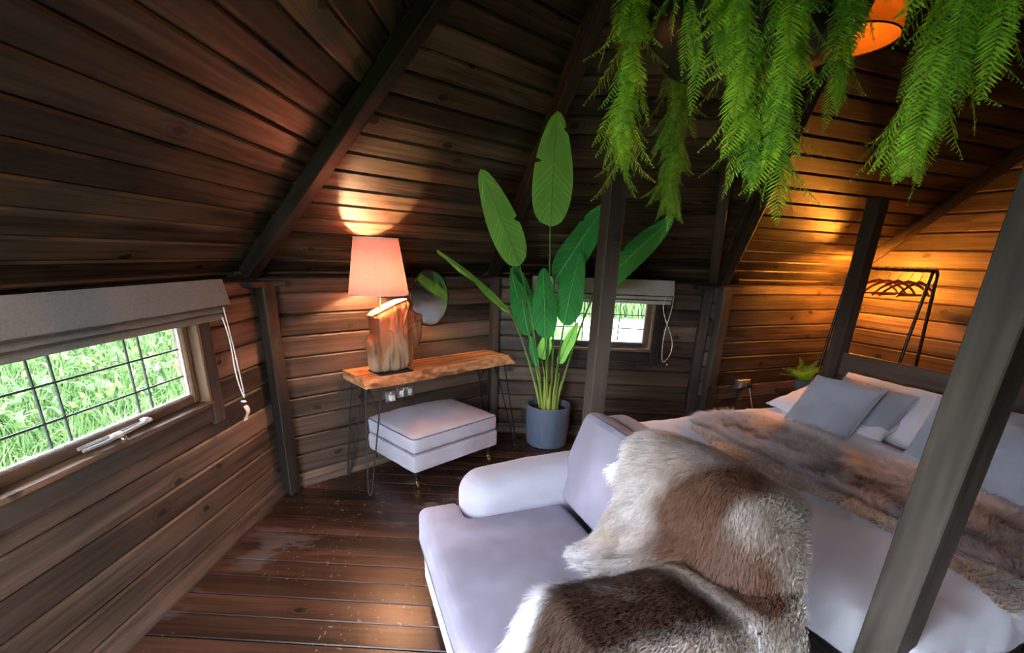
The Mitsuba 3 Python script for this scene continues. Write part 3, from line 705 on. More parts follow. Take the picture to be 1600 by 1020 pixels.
def hairpin(a, b, c, foot, join):
    k = num(tbl+'__leg')
    P = np.array(foot)+[0, .012, 0]
    def rod(p, q): return tube([p, q], .0052, 8)
    d = np.array(b, float)-np.array(a, float); d /= np.linalg.norm(d)
    A, B = np.array(foot)+[0, .02, 0]-d*.012, np.array(foot)+[0, .02, 0]+d*.012
    J = A+(np.array(b)-A)*0 + (np.array(b)-B)*join + (B-A)
    put(k, cat(rod(a, A), rod(b, B), rod(c, B+(np.array(b)-B)*join), tube(bez(A, np.array(foot)+[0, .0, 0], B, n=8), .0052, 8), bar(.15, .005, .11, .001, (np.array(a)+b+c)/3+[0, -.001, 0])[0]), 'black_metal', W2, smooth=40)
    put(k+'__foot', moved(lathe([(.001, 0), (.011, .001), (.012, .010), (.009, .017), (.001, .018)], 14), (0, 0, 0)), 'black_plastic', W2 @ frame(foot, [1, 0, 0], [0, 0, -1], [0, 1, 0]), smooth=35)
hairpin((.487, ZB, .295), (.60, ZB, .315), (.535, ZB, .21), (.405, 0, .43), .75)
hairpin((.487, ZB, .095), (.60, ZB, .075), (.535, ZB, .15), (.43, 0, .045), .75)
hairpin((1.735, ZB, .295), (1.62, ZB, .315), (1.69, ZB, .21), (1.80, 0, .40), .75)
hairpin((1.735, ZB, .095), (1.62, ZB, .075), (1.69, ZB, .15), (1.77, 0, .045), .75)

lamp = tag(num('table_lamp'), 'table lamp with a weathered root wood base and pink drum shade', 'lamp')
k = lamp+'__base_plate'; put_bar(k, (.250, .010, .19), (.715, ZT+.005, .235), 'dark_plate', W2, .002); labels[k] = {'label': 'flat black base plate'}
OUT = [(.587, .834), (.586, .913), (.581, .972), (.587, 1.024), (.614, 1.066), (.612, 1.136), (.604, 1.188), (.647, 1.211), (.698, 1.23), (.8, 1.269), (.889, 1.286), (.915, 1.233), (.956, 1.204), (1.005, 1.183), (1.007, 1.151), (.995, 1.03), (.962, .975), (.927, .907), (.905, .833), (.885, .813), (.816, .806), (.689, .808), (.61, .812)]
P = resample(np.array(OUT), 150)
if not Polygon(P).exterior.is_ccw: P = P[::-1]
m = layered(P, [(.026, -.066), (.010, -.052), (.002, -.03), (0, -.01), (0, .015), (.003, .035), (.012, .055), (.028, .068)], crown=.008, rings=14)
v = m.vertices.copy()
rid = meshkit.fbm(np.column_stack([v[:, 0]*34+2.5*np.sin(v[:, 1]*7), v[:, 1]*3.2, v[:, 2]*12]), 4, 6)-.5
big = meshkit.fbm(np.column_stack([v[:, 0]*9, v[:, 1]*3, v[:, 2]*5]), 2, 9)-.5
vn = m.vertex_normals; v = v+vn*((rid*.022+big*.020)*(v[:, 1] < 1.30))[:, None]; v[:, 1] = np.maximum(v[:, 1], ZT+.0105)
scene[lamp+'__base'] = mikit.ply(TM(pts_to(W2, (v-[.79, 0, 0])*[.96, 1, 1]+[.755, -.004, .235]), m.faces), 'root_wood', smooth=True, uv=np.column_stack([v[:, 0]-.58, v[:, 1]-.8]))
tp = spline([(.606, 1.189), (.65, 1.213), (.70, 1.234), (.80, 1.272), (.888, 1.288)], 24)
V, F = [], []
for i, (x, z) in enumerate(tp):
    hw = .058*min(1, .55+i*.12, .55+(23-i)*.12)
    x_, z = (x-.79)*.96+.755, z-.004; V += [(x_, z+.001, .235-hw), (x_, z+.005, .235-hw*.6), (x_, z+.005, .235+hw*.6), (x_, z+.001, .235+hw)]
for i in range(23):
    for q in range(3): F.append((i*4+q, i*4+q+1, i*4+q+5, i*4+q+4))
k = lamp+'__cut_top'; put(k, TM(V, F), 'cut_wood', W2, smooth=50); labels[k] = {'label': 'pale freshly cut top edge'}
LX, LN = .655, .240
put(lamp+'__stem', tube([(LX, 1.20, LN), (LX, 1.345, LN)], .008, 12), 'chrome', W2, smooth=40)
put(lamp+'__socket', tube([(LX, 1.340, LN), (LX, 1.402, LN)], .019, 14), 'white_plastic', W2, smooth=40)
c = pts_to(W2, [(LX, 1.428, LN)])[0]; emit(lamp+'__bulb', c, .026, TABLE_BULB)
def shade_mesh(r0, z0, r1, z1, n=64):
    a = np.arange(n+1)*2*np.pi/n; zz = np.linspace(0, 1, 6)
    V = np.array([[(r0+(r1-r0)*t)*math.cos(q), (r0+(r1-r0)*t)*math.sin(q), z0+(z1-z0)*t] for t in zz for q in a]); m_ = n+1
    F = [(i*m_+j, i*m_+j+1, (i+1)*m_+j+1, (i+1)*m_+j) for i in range(5) for j in range(n)]
    return TM(V, F), np.array([[j/n, t] for t in zz for j in range(n+1)])
c0 = pts_to(W2, [(LX, 0, LN)])[0]
m, uv = shade_mesh(.192, 1.325, .139, 1.671); put(lamp+'__shade', m, 'shade_cloth', loc(c0), smooth=True, uv=uv)
for r_, z_ in ((.192, 1.326), (.139, 1.670)):
    a_ = np.linspace(0, 2*np.pi, 49); put(num(lamp+'__shade_rim'), tube(np.column_stack([r_*np.cos(a_), r_*np.sin(a_), 0*a_+z_]), .0028, 6, False), 'label_white', loc(c0), smooth=True)
put(lamp+'__shade_ring', cat(*[tube([(0.02*math.cos(q), .02*math.sin(q), 1.345), (.186*math.cos(q), .186*math.sin(q), 1.345)], .0018, 5) for q in (0, 2.094, 4.189)]), 'steel', loc(c0))

k = tag(num('wall_mirror'), 'small oval frameless mirror on the boarded wall beside the lamp', 'mirror')
a_ = np.linspace(0, 2*np.pi, 72, endpoint=False)
def oval(rx, rz, z): return np.column_stack([1.196+rx*np.cos(a_), 1.264+rz*np.sin(a_), np.full(72, z)])
V = np.vstack([oval(.160, .198, .0225), [[1.196, 1.264, .0225]]]); put(k+'__glass', TM(V, [(i, (i+1) % 72, 72) for i in range(72)]), 'mirror_glass', W2)
V = np.vstack([oval(.160, .198, .0225), oval(.171, .210, .017), oval(.171, .210, .001)])
put(k+'__bevel', TM(V, [(72*r_+i, 72*r_+72+i, 72*r_+72+(i+1) % 72, 72*r_+(i+1) % 72) for r_ in range(2) for i in range(72)]), 'mirror_glass', W2)

def socket(lab, M, x, z, wd, n0=0.0, gangs=2, depth=.012, h=.086):
    k = tag(num('wall_socket'), lab, 'socket')
    put(k+'__plate', bar(wd, h, depth, .003, (x, z, n0+depth/2))[0], 'steel', M)
    for g in range(gangs):
        gx = x+(g-(gangs-1)/2)*wd*.52
        put(num(k+'__insert'), bar(.036, .046, .002, .0008, (gx, z-.006, n0+depth+.001))[0], 'white_plastic', M)
        for dx, dz, sx, sz in ((0, .010, .004, .009), (-.011, -.012, .0075, .004), (.011, -.012, .0075, .004)):
            put(num(k+'__pin_hole'), bar(sx, sz, .001, .0003, (gx+dx, z-.006+dz, n0+depth+.0025))[0], 'black_plastic', M)
        put(num(k+'__switch'), bar(.011, .020, .004, .001, (x+(g-(gangs-1)/2)*.026, z+.026, n0+depth+.002))[0], 'white_plastic', M)
    return k
socket('steel double wall socket above the ottoman, under the table', W2, .952, .548, .147)
s1 = socket('steel single wall plate with a plug, left of the double socket', W2, .822, .535, .086, gangs=1)
put(s1+'__plug', moved(rbox(.044, .046, .034, .010, .01), (.822, .528, .034)), 'white_plastic', W2, smooth=True)
s2 = socket('steel surface box socket with a black plug, on the amber lit wall', W4, .525, .520, .155, n0=.036)
put(s2+'__box', bar(.150, .084, .036, .003, (.525, .520, .018))[0], 'steel', W4)
put(s2+'__plug', moved(rbox(.046, .046, .04, .010, .01), (.567, .512, .069)), 'black_plastic', W4, smooth=True)
k = tag(num('power_cable'), 'pale thin cable hanging from the plug on the amber lit wall', 'cable'); put(k, tube(spline([(.575, .488, .075), (.60, .40, .085), (.65, .27, .09), (.72, .10, .08), (.80, .012, .10)], 30), .0035, 6), 'cord_white', W4, smooth=True)
k = tag(num('power_cable'), 'black thin cable hanging straight down from the surface socket', 'cable'); put(k, tube(spline([(.50, .478, .02), (.495, .33, .02), (.48, .15, .025), (.48, .01, .04)], 24), .0035, 6), 'black_plastic', W4, smooth=True)

# ------------------------------------------------------------------ ottoman
ott = tag(num('ottoman'), 'pale velvet ottoman on turned black legs with brass castors', 'ottoman')
OX, OY = azu(42), azu(-48); OCC = np.array([-.735, 2.845, 0])+OX*.40+OY*.33
OM = frame(OCC, OX, OY, UP)
m = rbox(.80, .66, .135, .022, .03, wr=.003, seed=3); put(ott+'__base', moved(m, (0, 0, .210)), 'velvet_pale', OM, smooth=50)
m = rbox(.79, .65, .125, .030, .025, crown=.045, wr=.004, seed=7, wf=14)
v = m.vertices; side = np.abs(v[:, 2]) < .05
pk = np.sin(np.arctan2(v[:, 1], v[:, 0])*0+(v[:, 0]+v[:, 1])*190+3*meshkit.noise(v*20, 4))*.0022; m.vertices = v+m.vertex_normals*(pk*side)[:, None]
put(ott+'__cushion', moved(m, (0, 0, .340)), 'velvet_pale', OM, smooth=50)
lp = rounded_outline(rect(-.392, -.322, .392, .322), .028, 120)
for z in (.392, .288): put(num(ott+'__piping'), tube(np.column_stack([np.vstack([lp, lp[:1]]), np.full(121, z)]), .0048, 6, False), 'velvet_piping', OM, smooth=True)
for sx in (-1, 1):
    for sy in (-1, 1):
        L = loc((sx*.345, sy*.275, 0)); k = num(ott+'__leg')
        put(k, lathe([(.001, .058), (.014, .058), (.016, .075), (.013, .082), (.020, .10), (.024, .128), (.024, .146), (.001, .146)], 18), 'black_shell', OM @ L, smooth=40)
        put(k+'__castor', cat(lathe([(.001, .034), (.012, .034), (.015, .045), (.013, .060), (.001, .060)], 16), moved(bar(.006, .026, .030, .002)[0], (.006, 0, .028))), 'brass', OM @ L, smooth=40)
        w = lathe([(.001, -.008), (.014, -.008), (.0165, -.004), (.0165, .004), (.014, .008), (.001, .008)], 20)
        put(k+'__wheel', w, 'brass', OM @ L @ frame([.012, 0, .0165], [0, 0, 1], [1, 0, 0], [0, 1, 0]), smooth=40)

# ------------------------------------------------------------------ plant pot and plant
PC = np.array([.212, 3.885, 0])
k = tag(num('plant_pot'), 'matt blue-grey cylindrical pot holding the tall plant', 'pot')
put(k+'__body', lathe([(.001, 0), (.155, 0), (.172, .006), (.180, .03), (.190, .20), (.194, .358), (.194, .368), (.190, .372), (.184, .370), (.180, .355), (.178, .31), (.001, .31)], 56), 'pot_glaze', loc(PC), smooth=40)
put(k+'__soil', moved(lathe([(.001, .022), (.08, .018), (.14, .010), (.177, .0), (.177, -.02), (.001, -.02)], 40), (0, 0, .312)), 'soil', loc(PC), smooth=True)
plant = tag(num('potted_plant'), 'tall broad-leaved plant with paddle leaves in the blue-grey pot', 'plant')
def leaf(base, tip, width, mat, rib=True, fold=.25, droop=.12, face=None, tear=(), seed=0, wave=.012):
    base, tip = np.array(base, float), np.array(tip, float); ax = tip-base; L = np.linalg.norm(ax); ax /= L
    fc = np.array([0, -1.0, .15]) if face is None else np.array(face, float)
    nz = fc-ax*(fc@ax); nz /= np.linalg.norm(nz); sx = np.cross(ax, nz)
    nu, nv = 11, 46
    t = np.linspace(0, 1, nv)
    prof = np.power(np.sin(np.pi*np.clip(t, 0, 1)**.72), .52)*(1-.10*t); prof[0] = .10; prof[-1] = .0
    mid = base+np.outer(t*L, ax)-np.outer(droop*L*(t-.3)**2*1.2, nz)+np.outer(droop*L*.108, nz)
    V, UV = [], []
    r = np.random.default_rng(seed)
    for j in range(nv):
        for i in range(nu):
            s = -1+2*i/(nu-1); w = prof[j]*width/2
            cut = 1.0
            for tt, sd, dp in tear:
                q = abs(t[j]-tt-.05*(1-abs(s))*1.0)
                if s*sd > 0 and q < .018: cut = min(cut, 1-dp*(1-q/.018))
            ss = np.sign(s)*min(abs(s), cut)
            e = ss*w
            V.append(mid[j]+sx*e*math.cos(fold)+nz*(abs(e)*math.sin(fold)*-.6+wave*math.sin(t[j]*9+seed+ss*1.5)*abs(ss)**2))
            UV.append((ss, t[j]*L*1.6))
    F = [(j*nu+i, j*nu+i+1, (j+1)*nu+i+1, (j+1)*nu+i) for j in range(nv-1) for i in range(nu-1)]
    k = num(plant+'__leaf'); put(k, TM(V, F), mat, smooth=True, uv=np.array(UV))
    if rib:
        put(k+'__midrib', tube(mid[:-1]+nz*.002, np.linspace(.0050, .0010, nv-1), 6), 'leaf_rib', smooth=True)
    return mid
def petiole(base, root, bend=.0, r=(.011, .0045), direction=None):
    base, root = np.array(base, float), np.array(root, float)
    mid = root*.45+base*.55; mid[:2] = root[:2]*(.62-bend)+base[:2]*(.38+bend)
    put(num(plant+'__stem'), tube(bez(root, mid, base, n=18), np.linspace(r[0], r[1], 18), 8), 'stem_green', smooth=True)
R0 = lambda dx, dy: PC+np.array([dx, dy, .325])
spec = [  # base, tip, width, material, fold, droop, root, tears, face
 ((.120, 3.354, 1.788), (.104, 2.854, 2.318), .262, 'leaf_green', .12, .05, (-.02, -.03), ((.62, -1, .55), (.86, 1, .45)), (0, -.75, -.65)),
 ((-.078, 3.515, 1.528), (-.312, 3.007, 2.055), .225, 'leaf_green', .15, .05, (-.05, -.01), ((.48, 1, .5),), (.25, -.8, -.5)),
 ((-.147, 3.769, 1.164), (-.586, 3.192, 1.641), .17, 'leaf_green', .9, .10, (-.07, .00), ((.62, -1, .7),), (.8, .35, .55)),
 ((.009, 3.87, .965), (-.114, 3.617, 1.52), .215, 'leaf_deep', .35, .06, (-.04, .05), (), None),
 ((-.057, 3.814, 1.197), (-.150, 3.518, 1.50), .165, 'leaf_deep', .4, .05, (-.05, .06), (), (-.5, -.8, .2)),
 ((.140, 3.603, .987), (.092, 3.456, 1.513), .200, 'leaf_deep', .22, .05, (-.01, -.05), (), (-.15, -1, .1)),
 ((.280, 3.646, 1.095), (.332, 3.393, 1.624), .225, 'leaf_deep', .25, .06, (.03, -.05), (), (-.4, -1, .1)),
 ((.188, 3.701, 1.411), (.462, 3.286, 1.922), .285, 'leaf_deep', .30, .06, (.02, .0), ((.72, -1, .35),), (-.7, -.8, .0)),
 ((.515, 3.733, 1.364), (.916, 3.311, 1.868), .215, 'leaf_deep', .25, .05, (.06, -.01), ((.45, -1, .4),), (-.35, -.9, .3)),
 ((.270, 3.777, .755), (.387, 3.69, 1.113), .110, 'leaf_green', .35, .06, (.05, .02), (), (-.5, -.8, .2)),
 ((.085, 3.757, .730), (.020, 3.71, .990), .080, 'leaf_deep', .5, .06, (-.05, -.05), (), (-.3, -1, .3)),
 ((.128, 3.86, .769), (.171, 3.83, .985), .13, 'leaf_green', .3, .05, (.0, .06), (), None)]
for i, (b_, t_, w_, mt, fo, dr_, rt, tr, fc) in enumerate(spec):
    leaf(b_, t_, w_, mt, True, fo, dr_, fc, tr, i+1); petiole(b_, R0(*rt), r=(.013, .005) if i not in (10, 11) else (.009, .004))
for i, (dx, dy, h) in enumerate(((-.035, -.06, .30), (.045, -.06, .34), (.0, -.075, .24), (.065, -.03, .26))):      # sheathing stalks at the foot
    put(num(plant+'__stalk'), tube(bez(R0(dx, dy)+[0, 0, -.01], R0(dx*1.1, dy)+[0, 0, h*.5], R0(dx*1.5, dy*1.1)+[0, 0, h], n=12), np.linspace(.019, .009, 12), 9), 'stem_green', smooth=True)

# ------------------------------------------------------------------ sofa (faces the window, its back to the foot of the bed)
sofa = tag(num('sofa'), 'lilac-grey velvet loveseat with rolled arm, standing against the foot of the bed', 'sofa')
O_ = rounded_outline([(.275, -1.915), (.475, -1.915), (.475, -1.762), (.955, -1.762), (.955, -.90), (.475, -.90), (.475, -.70), (.275, -.70)], .035, 150)[::-1]
def bedput(key, m, mat, **k): return put(key, m, mat, BED, **k)
Oc = O_ if Polygon(O_).exterior.is_ccw else O_[::-1]
m = soft_slab(Oc, [(.030, .300), (.010, .306), (0, .325), (0, .445), (.008, .464), (.024, .478), (.045, .484)], .022)
v = m.vertices; m.vertices = v+m.vertex_normals*((meshkit.fbm(v*7, 3, 5)-.5)*.010)[:, None]
bedput(sofa+'__seat_cushion', m, 'velvet_lilac', smooth=45)
ins = layered(Oc, [(.001, 0), (.001, 1)], rings=1).vertices[150:300, :2]
bedput(sofa+'__piping', tube(np.column_stack([np.vstack([ins, ins[:1]]), np.full(151, .461)]), .0045, 6, False), 'velvet_piping', smooth=True)
bedput(num(sofa+'__piping'), tube(np.column_stack([np.vstack([ins, ins[:1]]), np.full(151, .330)]), .0040, 6, False), 'velvet_piping', smooth=True)
m = rbox(.74, 1.19, .22, .02, .05); bedput(sofa+'__base', moved(m, (.665, -1.315, .195)), 'velvet_pale', smooth=45)
def arm(w, key):
    m = rbox(.70, .245, .56, .105, .022, wr=.006, seed=2, wf=6); v = m.vertices.copy()
    t = (v[:, 0]+.35)/.70; v[:, 2] -= (1-t)**2*.045*(v[:, 2] > 0)     # lower at the front
    flare = np.clip((v[:, 2]-.02)/.2, 0, 1); v[:, 1] *= 1+.10*flare-.18*(1-np.clip((v[:, 2]+.28)/.35, 0, 1))
    bedput(key, TM(v+[.825, w, .385], m.faces), 'velvet_pale', smooth=50)
arm(-1.875, num(sofa+'__arm')); arm(-.790, num(sofa+'__arm'))
m = rbox(.20, 1.07, .76, .075, .035, wr=.005, seed=6, wf=5); v = m.vertices.copy(); v[:, 0] += (v[:, 2]+.3)*.07
bedput(sofa+'__back_frame', TM(v+[1.235, -1.397, .475], m.faces), 'velvet_pale', smooth=50)
m = rbox(.165, .955, .45, .055, .022, wr=.008, seed=11, wf=5); v = m.vertices.copy()
bul = (1-(v[:, 1]/.50)**2)*(1-(v[:, 2]/.225)**2); v[:, 0] -= np.where(v[:, 0] < 0, .018*bul, 0)
th = math.radians(21); c, s = math.cos(th), math.sin(th)
v = np.column_stack([v[:, 0]*c+v[:, 2]*s, v[:, 1], v[:, 2]*c-v[:, 0]*s])
bedput(sofa+'__back_cushion', TM(v+[1.085, -1.383, .675], m.faces), 'velvet_lilac', smooth=50)
lp = rounded_outline(rect(-.463, -.208, .463, .208), .05, 120); q = np.column_stack([np.full(121, -.066), np.vstack([lp, lp[:1]])])
q = np.column_stack([q[:, 0]*c+q[:, 2]*s, q[:, 1], q[:, 2]*c-q[:, 0]*s])+[1.085, -1.383, .675]
bedput(num(sofa+'__piping'), tube(q, .0045, 6, False), 'velvet_piping', smooth=True)
for l_ in (.34, 1.22):
    for w_ in (-1.85, -.78): bedput(num(sofa+'__leg'), moved(lathe([(.001, 0), (.016, 0), (.024, .09), (.001, .09)], 14), (l_, w_, 0)), 'black_shell', smooth=40)

# ------------------------------------------------------------------ four-poster bed
bed = tag(num('four_poster_bed'), 'four-poster bed of dark timber with plain square posts', 'bed')
PW0, PW1, PL0, PL1 = -2.379, -.617, 1.452, 3.648
for l_, w_, h_ in ((PL0, PW0, 2.13), (PL0, PW1, 2.13), (PL1, PW0-.085, 2.06), (PL1, PW1+.03, 2.06)):
    k = num(bed+'__post'); put_bar(k, (.098, .098, h_), (l_, w_, h_/2), 'wood_post', BED, .004)
for i in range(4):
    put_bar(num(bed+'__headboard_board'), (.030, PW1-PW0+.015, .178), (PL1, (PW0+PW1)/2-.028, .245+.182*i+.09), 'wood_post', BED, .004)
for w_ in (PW0, PW1): put_bar(num(bed+'__side_rail'), (PL1-PL0-.10, .034, .17), ((PL0+PL1)/2, w_, .30), 'wood_beam', BED, .004)
put_bar(bed+'__foot_rail', (.034, PW1-PW0-.10, .17), (PL0, (PW0+PW1)/2, .30), 'wood_beam', BED, .004)
k = tag(num('mattress'), 'white mattress on the four-poster bed, under the duvet', 'mattress'); m = rbox(2.10, 1.66, .22, .045, .06); bedput(k, moved(m, (2.55, -1.498, .395)), 'linen_white', smooth=50)
k = tag(num('duvet'), 'crumpled white duvet spread over the bed beneath the fur throw', 'duvet')
m = rbox(1.68, 1.92, .20, .075, .028); v = m.vertices.copy(); N_ = m.vertex_normals
w1 = meshkit.fbm(np.column_stack([v[:, 0]*9, v[:, 1]*2.6, v[:, 2]*3]), 4, 3)-.5; w2 = meshkit.fbm(np.column_stack([v[:, 0]*3, v[:, 1]*5+v[:, 0]*4, v[:, 2]*3]), 3, 8)-.5
v += N_*(w1*.048+w2*.045)[:, None]
bedput(k, TM(v+[2.275, -1.498, .482], m.faces), 'linen_white', smooth=60)
def pillow(name, lab, catg, grp, l_, w_, z_, wd, ht, tk, lean, yaw, mat, pip, seed, roll=0.0):
    """leaning pillow: lean from upright towards the head, yaw about the vertical"""
    k = tag(num(name), lab, catg, grp)
    m, p = cushion(wd, ht, tk, seed)
    a, b, c_ = math.radians(yaw), math.radians(lean), math.radians(roll)
    x = np.array([math.sin(a), math.cos(a), 0]); f_ = np.array([math.cos(a), -math.sin(a), 0])      # x across the bed, f_ towards the head
    zz = UP*math.cos(b)+f_*math.sin(b); yy = f_*math.cos(b)-UP*math.sin(b)
    x2, z2 = x*math.cos(c_)+zz*math.sin(c_), zz*math.cos(c_)-x*math.sin(c_)
    M = BED @ frame([l_, w_, z_], x2, yy, z2)
    put(k+'__cover', m, mat, M, smooth=60, uv=None) if mat != 'linen_striped' else None
    if mat == 'linen_striped':
        mm = m.copy(); v = pts_to(M, mm.vertices); f = mm.faces[:, ::-1] if np.linalg.det(M[:3, :3]) < 0 else mm.faces
        scene[k+'__cover'] = mikit.ply(TM(v, f), mat, smooth=True, uv=mm.vertices[:, [2, 0]])
    put(k+'__piping', p, pip, M, smooth=True)
pillow('pillow', 'white striped pillow leaning on the headboard at the left', 'pillow', None, 3.50, -1.92, .675, .74, .40, .17, 38, 0, 'linen_striped', 'linen_white', 3)
pillow('pillow', 'white striped pillow leaning on the headboard at the right', 'pillow', None, 3.50, -1.07, .675, .74, .40, .17, 38, 0, 'linen_striped', 'linen_white', 4)
pillow('pillow', 'white pillow lying flat at the left edge, its corner poking past the mattress', 'pillow', None, 3.22, -2.06, .655, .78, .46, .15, 78, 4, 'linen_white', 'linen_white', 5)
pillow('pillow', 'white pillow behind the two grey cushions, in bluish shade', 'pillow', None, 3.36, -1.90, .70, .70, .42, .18, 42, 0, 'linen_white', 'linen_white', 6)
pillow('pillow', 'white pillow lying flat behind the right hand grey cushions', 'pillow', None, 3.30, -1.02, .66, .74, .46, .16, 60, 0, 'linen_white', 'linen_white', 7)
pillow('cushion', 'grey velvet cushion in front at the left, largest and fully in view', 'cushion', None, 2.995, -1.985, .700, .46, .46, .15, 40, -3, 'cushion_grey', 'cushion_piping', 8, 4)
pillow('cushion', 'grey velvet cushion tucked behind the front left cushion', 'cushion', None, 3.155, -1.90, .690, .46, .43, .14, 38, 3, 'cushion_grey', 'cushion_piping', 9, -3)
pillow('cushion', 'grey velvet cushion half hidden behind the near bed post', 'cushion', None, 3.10, -1.29, .715, .46, .46, .15, 32, 6, 'cushion_grey', 'cushion_piping', 10)
pillow('cushion', 'grey-blue velvet cushion right of the near bed post', 'cushion', None, 2.92, -.93, .715, .46, .46, .15, 38, 2, 'cushion_grey', 'cushion_piping', 11)

# ------------------------------------------------------------------ furs
def hairs(P, N, D, length, width, C, rng, curl=.35, tip=None):
    """bent tapering hairs at P with surface normals N and lie D; shaded with the skin's normal"""
    n = len(P); L = length*rng.uniform(.6, 1.25, n)
    J = rng.normal(0, 1, (n, 3)); d0 = D*.8+N*.75+J*.22; d0 /= np.linalg.norm(d0, axis=1, keepdims=True)
    d1 = D*1.0+N*.12+J*curl*.6; d1 /= np.linalg.norm(d1, axis=1, keepdims=True)
    s = np.cross(d0, N+J*.3); s /= np.linalg.norm(s, axis=1, keepdims=True)+1e-9
    w = width*rng.uniform(.6, 1.3, n)
    m = P+d0*(L*.45)[:, None]; t = m+d1*(L*.55)[:, None]
    V = np.stack([P-s*w[:, None]/2, P+s*w[:, None]/2, m+s*w[:, None]*.42, m-s*w[:, None]*.42, t], 1).reshape(-1, 3)
    k = np.arange(n)[:, None]*5; F = np.vstack([k+[0, 1, 2], k+[0, 2, 3], k+[3, 2, 4]])
    nn = N+d0*.25+J*.18; nn /= np.linalg.norm(nn, axis=1, keepdims=True)
    Ct = C*1.18 if tip is None else C*.45+np.asarray(tip)*.55
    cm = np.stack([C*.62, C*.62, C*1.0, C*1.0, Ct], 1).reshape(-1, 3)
    return TM(V, F), cm, np.repeat(nn, 5, 0)
def inside(poly, x, y):
    from shapely import contains_xy
    return contains_xy(poly, x, y)
PROF = np.array([(1.350, .46), (1.350, .80), (1.315, .875), (1.245, .915), (1.14, .915), (1.06, .865), (.985, .70), (.915, .56), (.86, .515), (.80, .505), (.10, .505)])
PS = np.concatenate([[0], np.cumsum(np.hypot(*np.diff(PROF, axis=0).T))])
_ss = np.linspace(0, PS[-1], 400); _pl, _pz = np.interp(_ss, PS, PROF[:, 0]), np.interp(_ss, PS, PROF[:, 1])
_k = np.exp(-.5*(np.arange(-22, 23)/8.0)**2); _k /= _k.sum()
def _sm(a): p = np.concatenate([2*a[0]-a[22:0:-1], a, 2*a[-1]-a[-2:-24:-1]]); return np.convolve(p, _k, 'valid')
_pl, _pz = _sm(_pl), _sm(_pz)
_tl, _tz = np.gradient(_pl, _ss), np.gradient(_pz, _ss); _n = np.hypot(_tl, _tz); _tl /= _n; _tz /= _n
HIDE = Polygon([(.61, -1.46), (.50, -1.37), (.41, -1.27), (.35, -1.15), (.33, -1.02), (.38, -.90), (.49, -.80), (.58, -.70), (.655, -.625), (.70, -.58), (.77, -.57), (.85, -.52), (1.0, -.48), (1.30, -.50), (1.55, -.58), (1.67, -.76), (1.65, -.91),
                (1.54, -.98), (1.41, -1.06), (1.29, -1.085), (1.225, -1.13), (1.20, -1.175), (1.23, -1.225), (1.24, -1.28), (1.20, -1.325), (1.13, -1.335), (1.0, -1.335), (.88, -1.34), (.85, -1.36), (.835, -1.415), (.81, -1.475), (.77, -1.45), (.745, -1.415), (.69, -1.465)]).buffer(.004)
FOLD = np.array([(1.185, -1.17), (1.125, -1.205), (1.02, -1.066), (.974, -.85), (.935, -.75), (.93, -.60)])
_fo = np.argsort(FOLD[:, 1])
def fold_d(s, w): return s-np.interp(w, FOLD[_fo, 1], FOLD[_fo, 0])      # signed distance across the fold line
def sstep(a, b, x): t = np.clip((x-a)/(b-a), 0, 1); return t*t*(3-2*t)
def hide_pos(s, w):
    l, z = np.interp(s, _ss, _pl), np.interp(s, _ss, _pz); tl, tz = np.interp(s, _ss, _tl), np.interp(s, _ss, _tz)
    n = np.stack([tz, 0*s, -tl], 1)
    arm_z = .505+.195*sstep(-1.16, -.88, w)*sstep(.36, .50, l)-1.1*np.clip(w+.665, 0, 1)
    z = z-np.where(s < .95, 1, 0)*3.4*np.clip(w+.89, 0, .34)**1.6*np.clip((.95-s)/.15, 0, 1)
    z = np.where((s > .62), np.maximum(z, arm_z), z)
    h = .012+.030*meshkit.fbm(np.stack([s*4, w*4, 0*s], 1), 3, 4)
    f = fold_d(s, w); h = h+.050*np.exp(-((f+.05)/.07)**2)*sstep(-1.25, -1.15, w)*sstep(-.75, -1.0, w)
    h = h+.022*np.exp(-((s-1.05)/.25)**2)*np.exp(-((w+1.25)/.10)**2)+.014*np.exp(-((s-.47)/.2)**2)*np.exp(-((w+1.12)/.20)**2)
    return np.stack([l, w, z], 1)+n*h[:, None]
def hide_at(s, w):
    e = .006; p = hide_pos(s, w); a, b = hide_pos(s+e, w)-hide_pos(s-e, w), hide_pos(s, w+e)-hide_pos(s, w-e)
    n = np.cross(b, a); n /= np.linalg.norm(n, axis=1, keepdims=True)
    tz = np.interp(s, _ss, _tz); tl = np.interp(s, _ss, _tl); r_ = np.stack([tz, 0*s, -tl], 1); n = n*np.sign((n*r_).sum(1))[:, None]
    return p, n, a/np.linalg.norm(a, axis=1, keepdims=True)
def blob(s, w, cs, cw, rs, rw): return np.exp(-(((s-cs)/rs)**2+((w-cw)/rw)**2))
from shapely import LineString as _LS, points as _pts2, distance as _dist2
TAIL = _LS([(1.225, -1.13), (1.29, -1.085), (1.41, -1.06), (1.54, -.98), (1.65, -.91)])
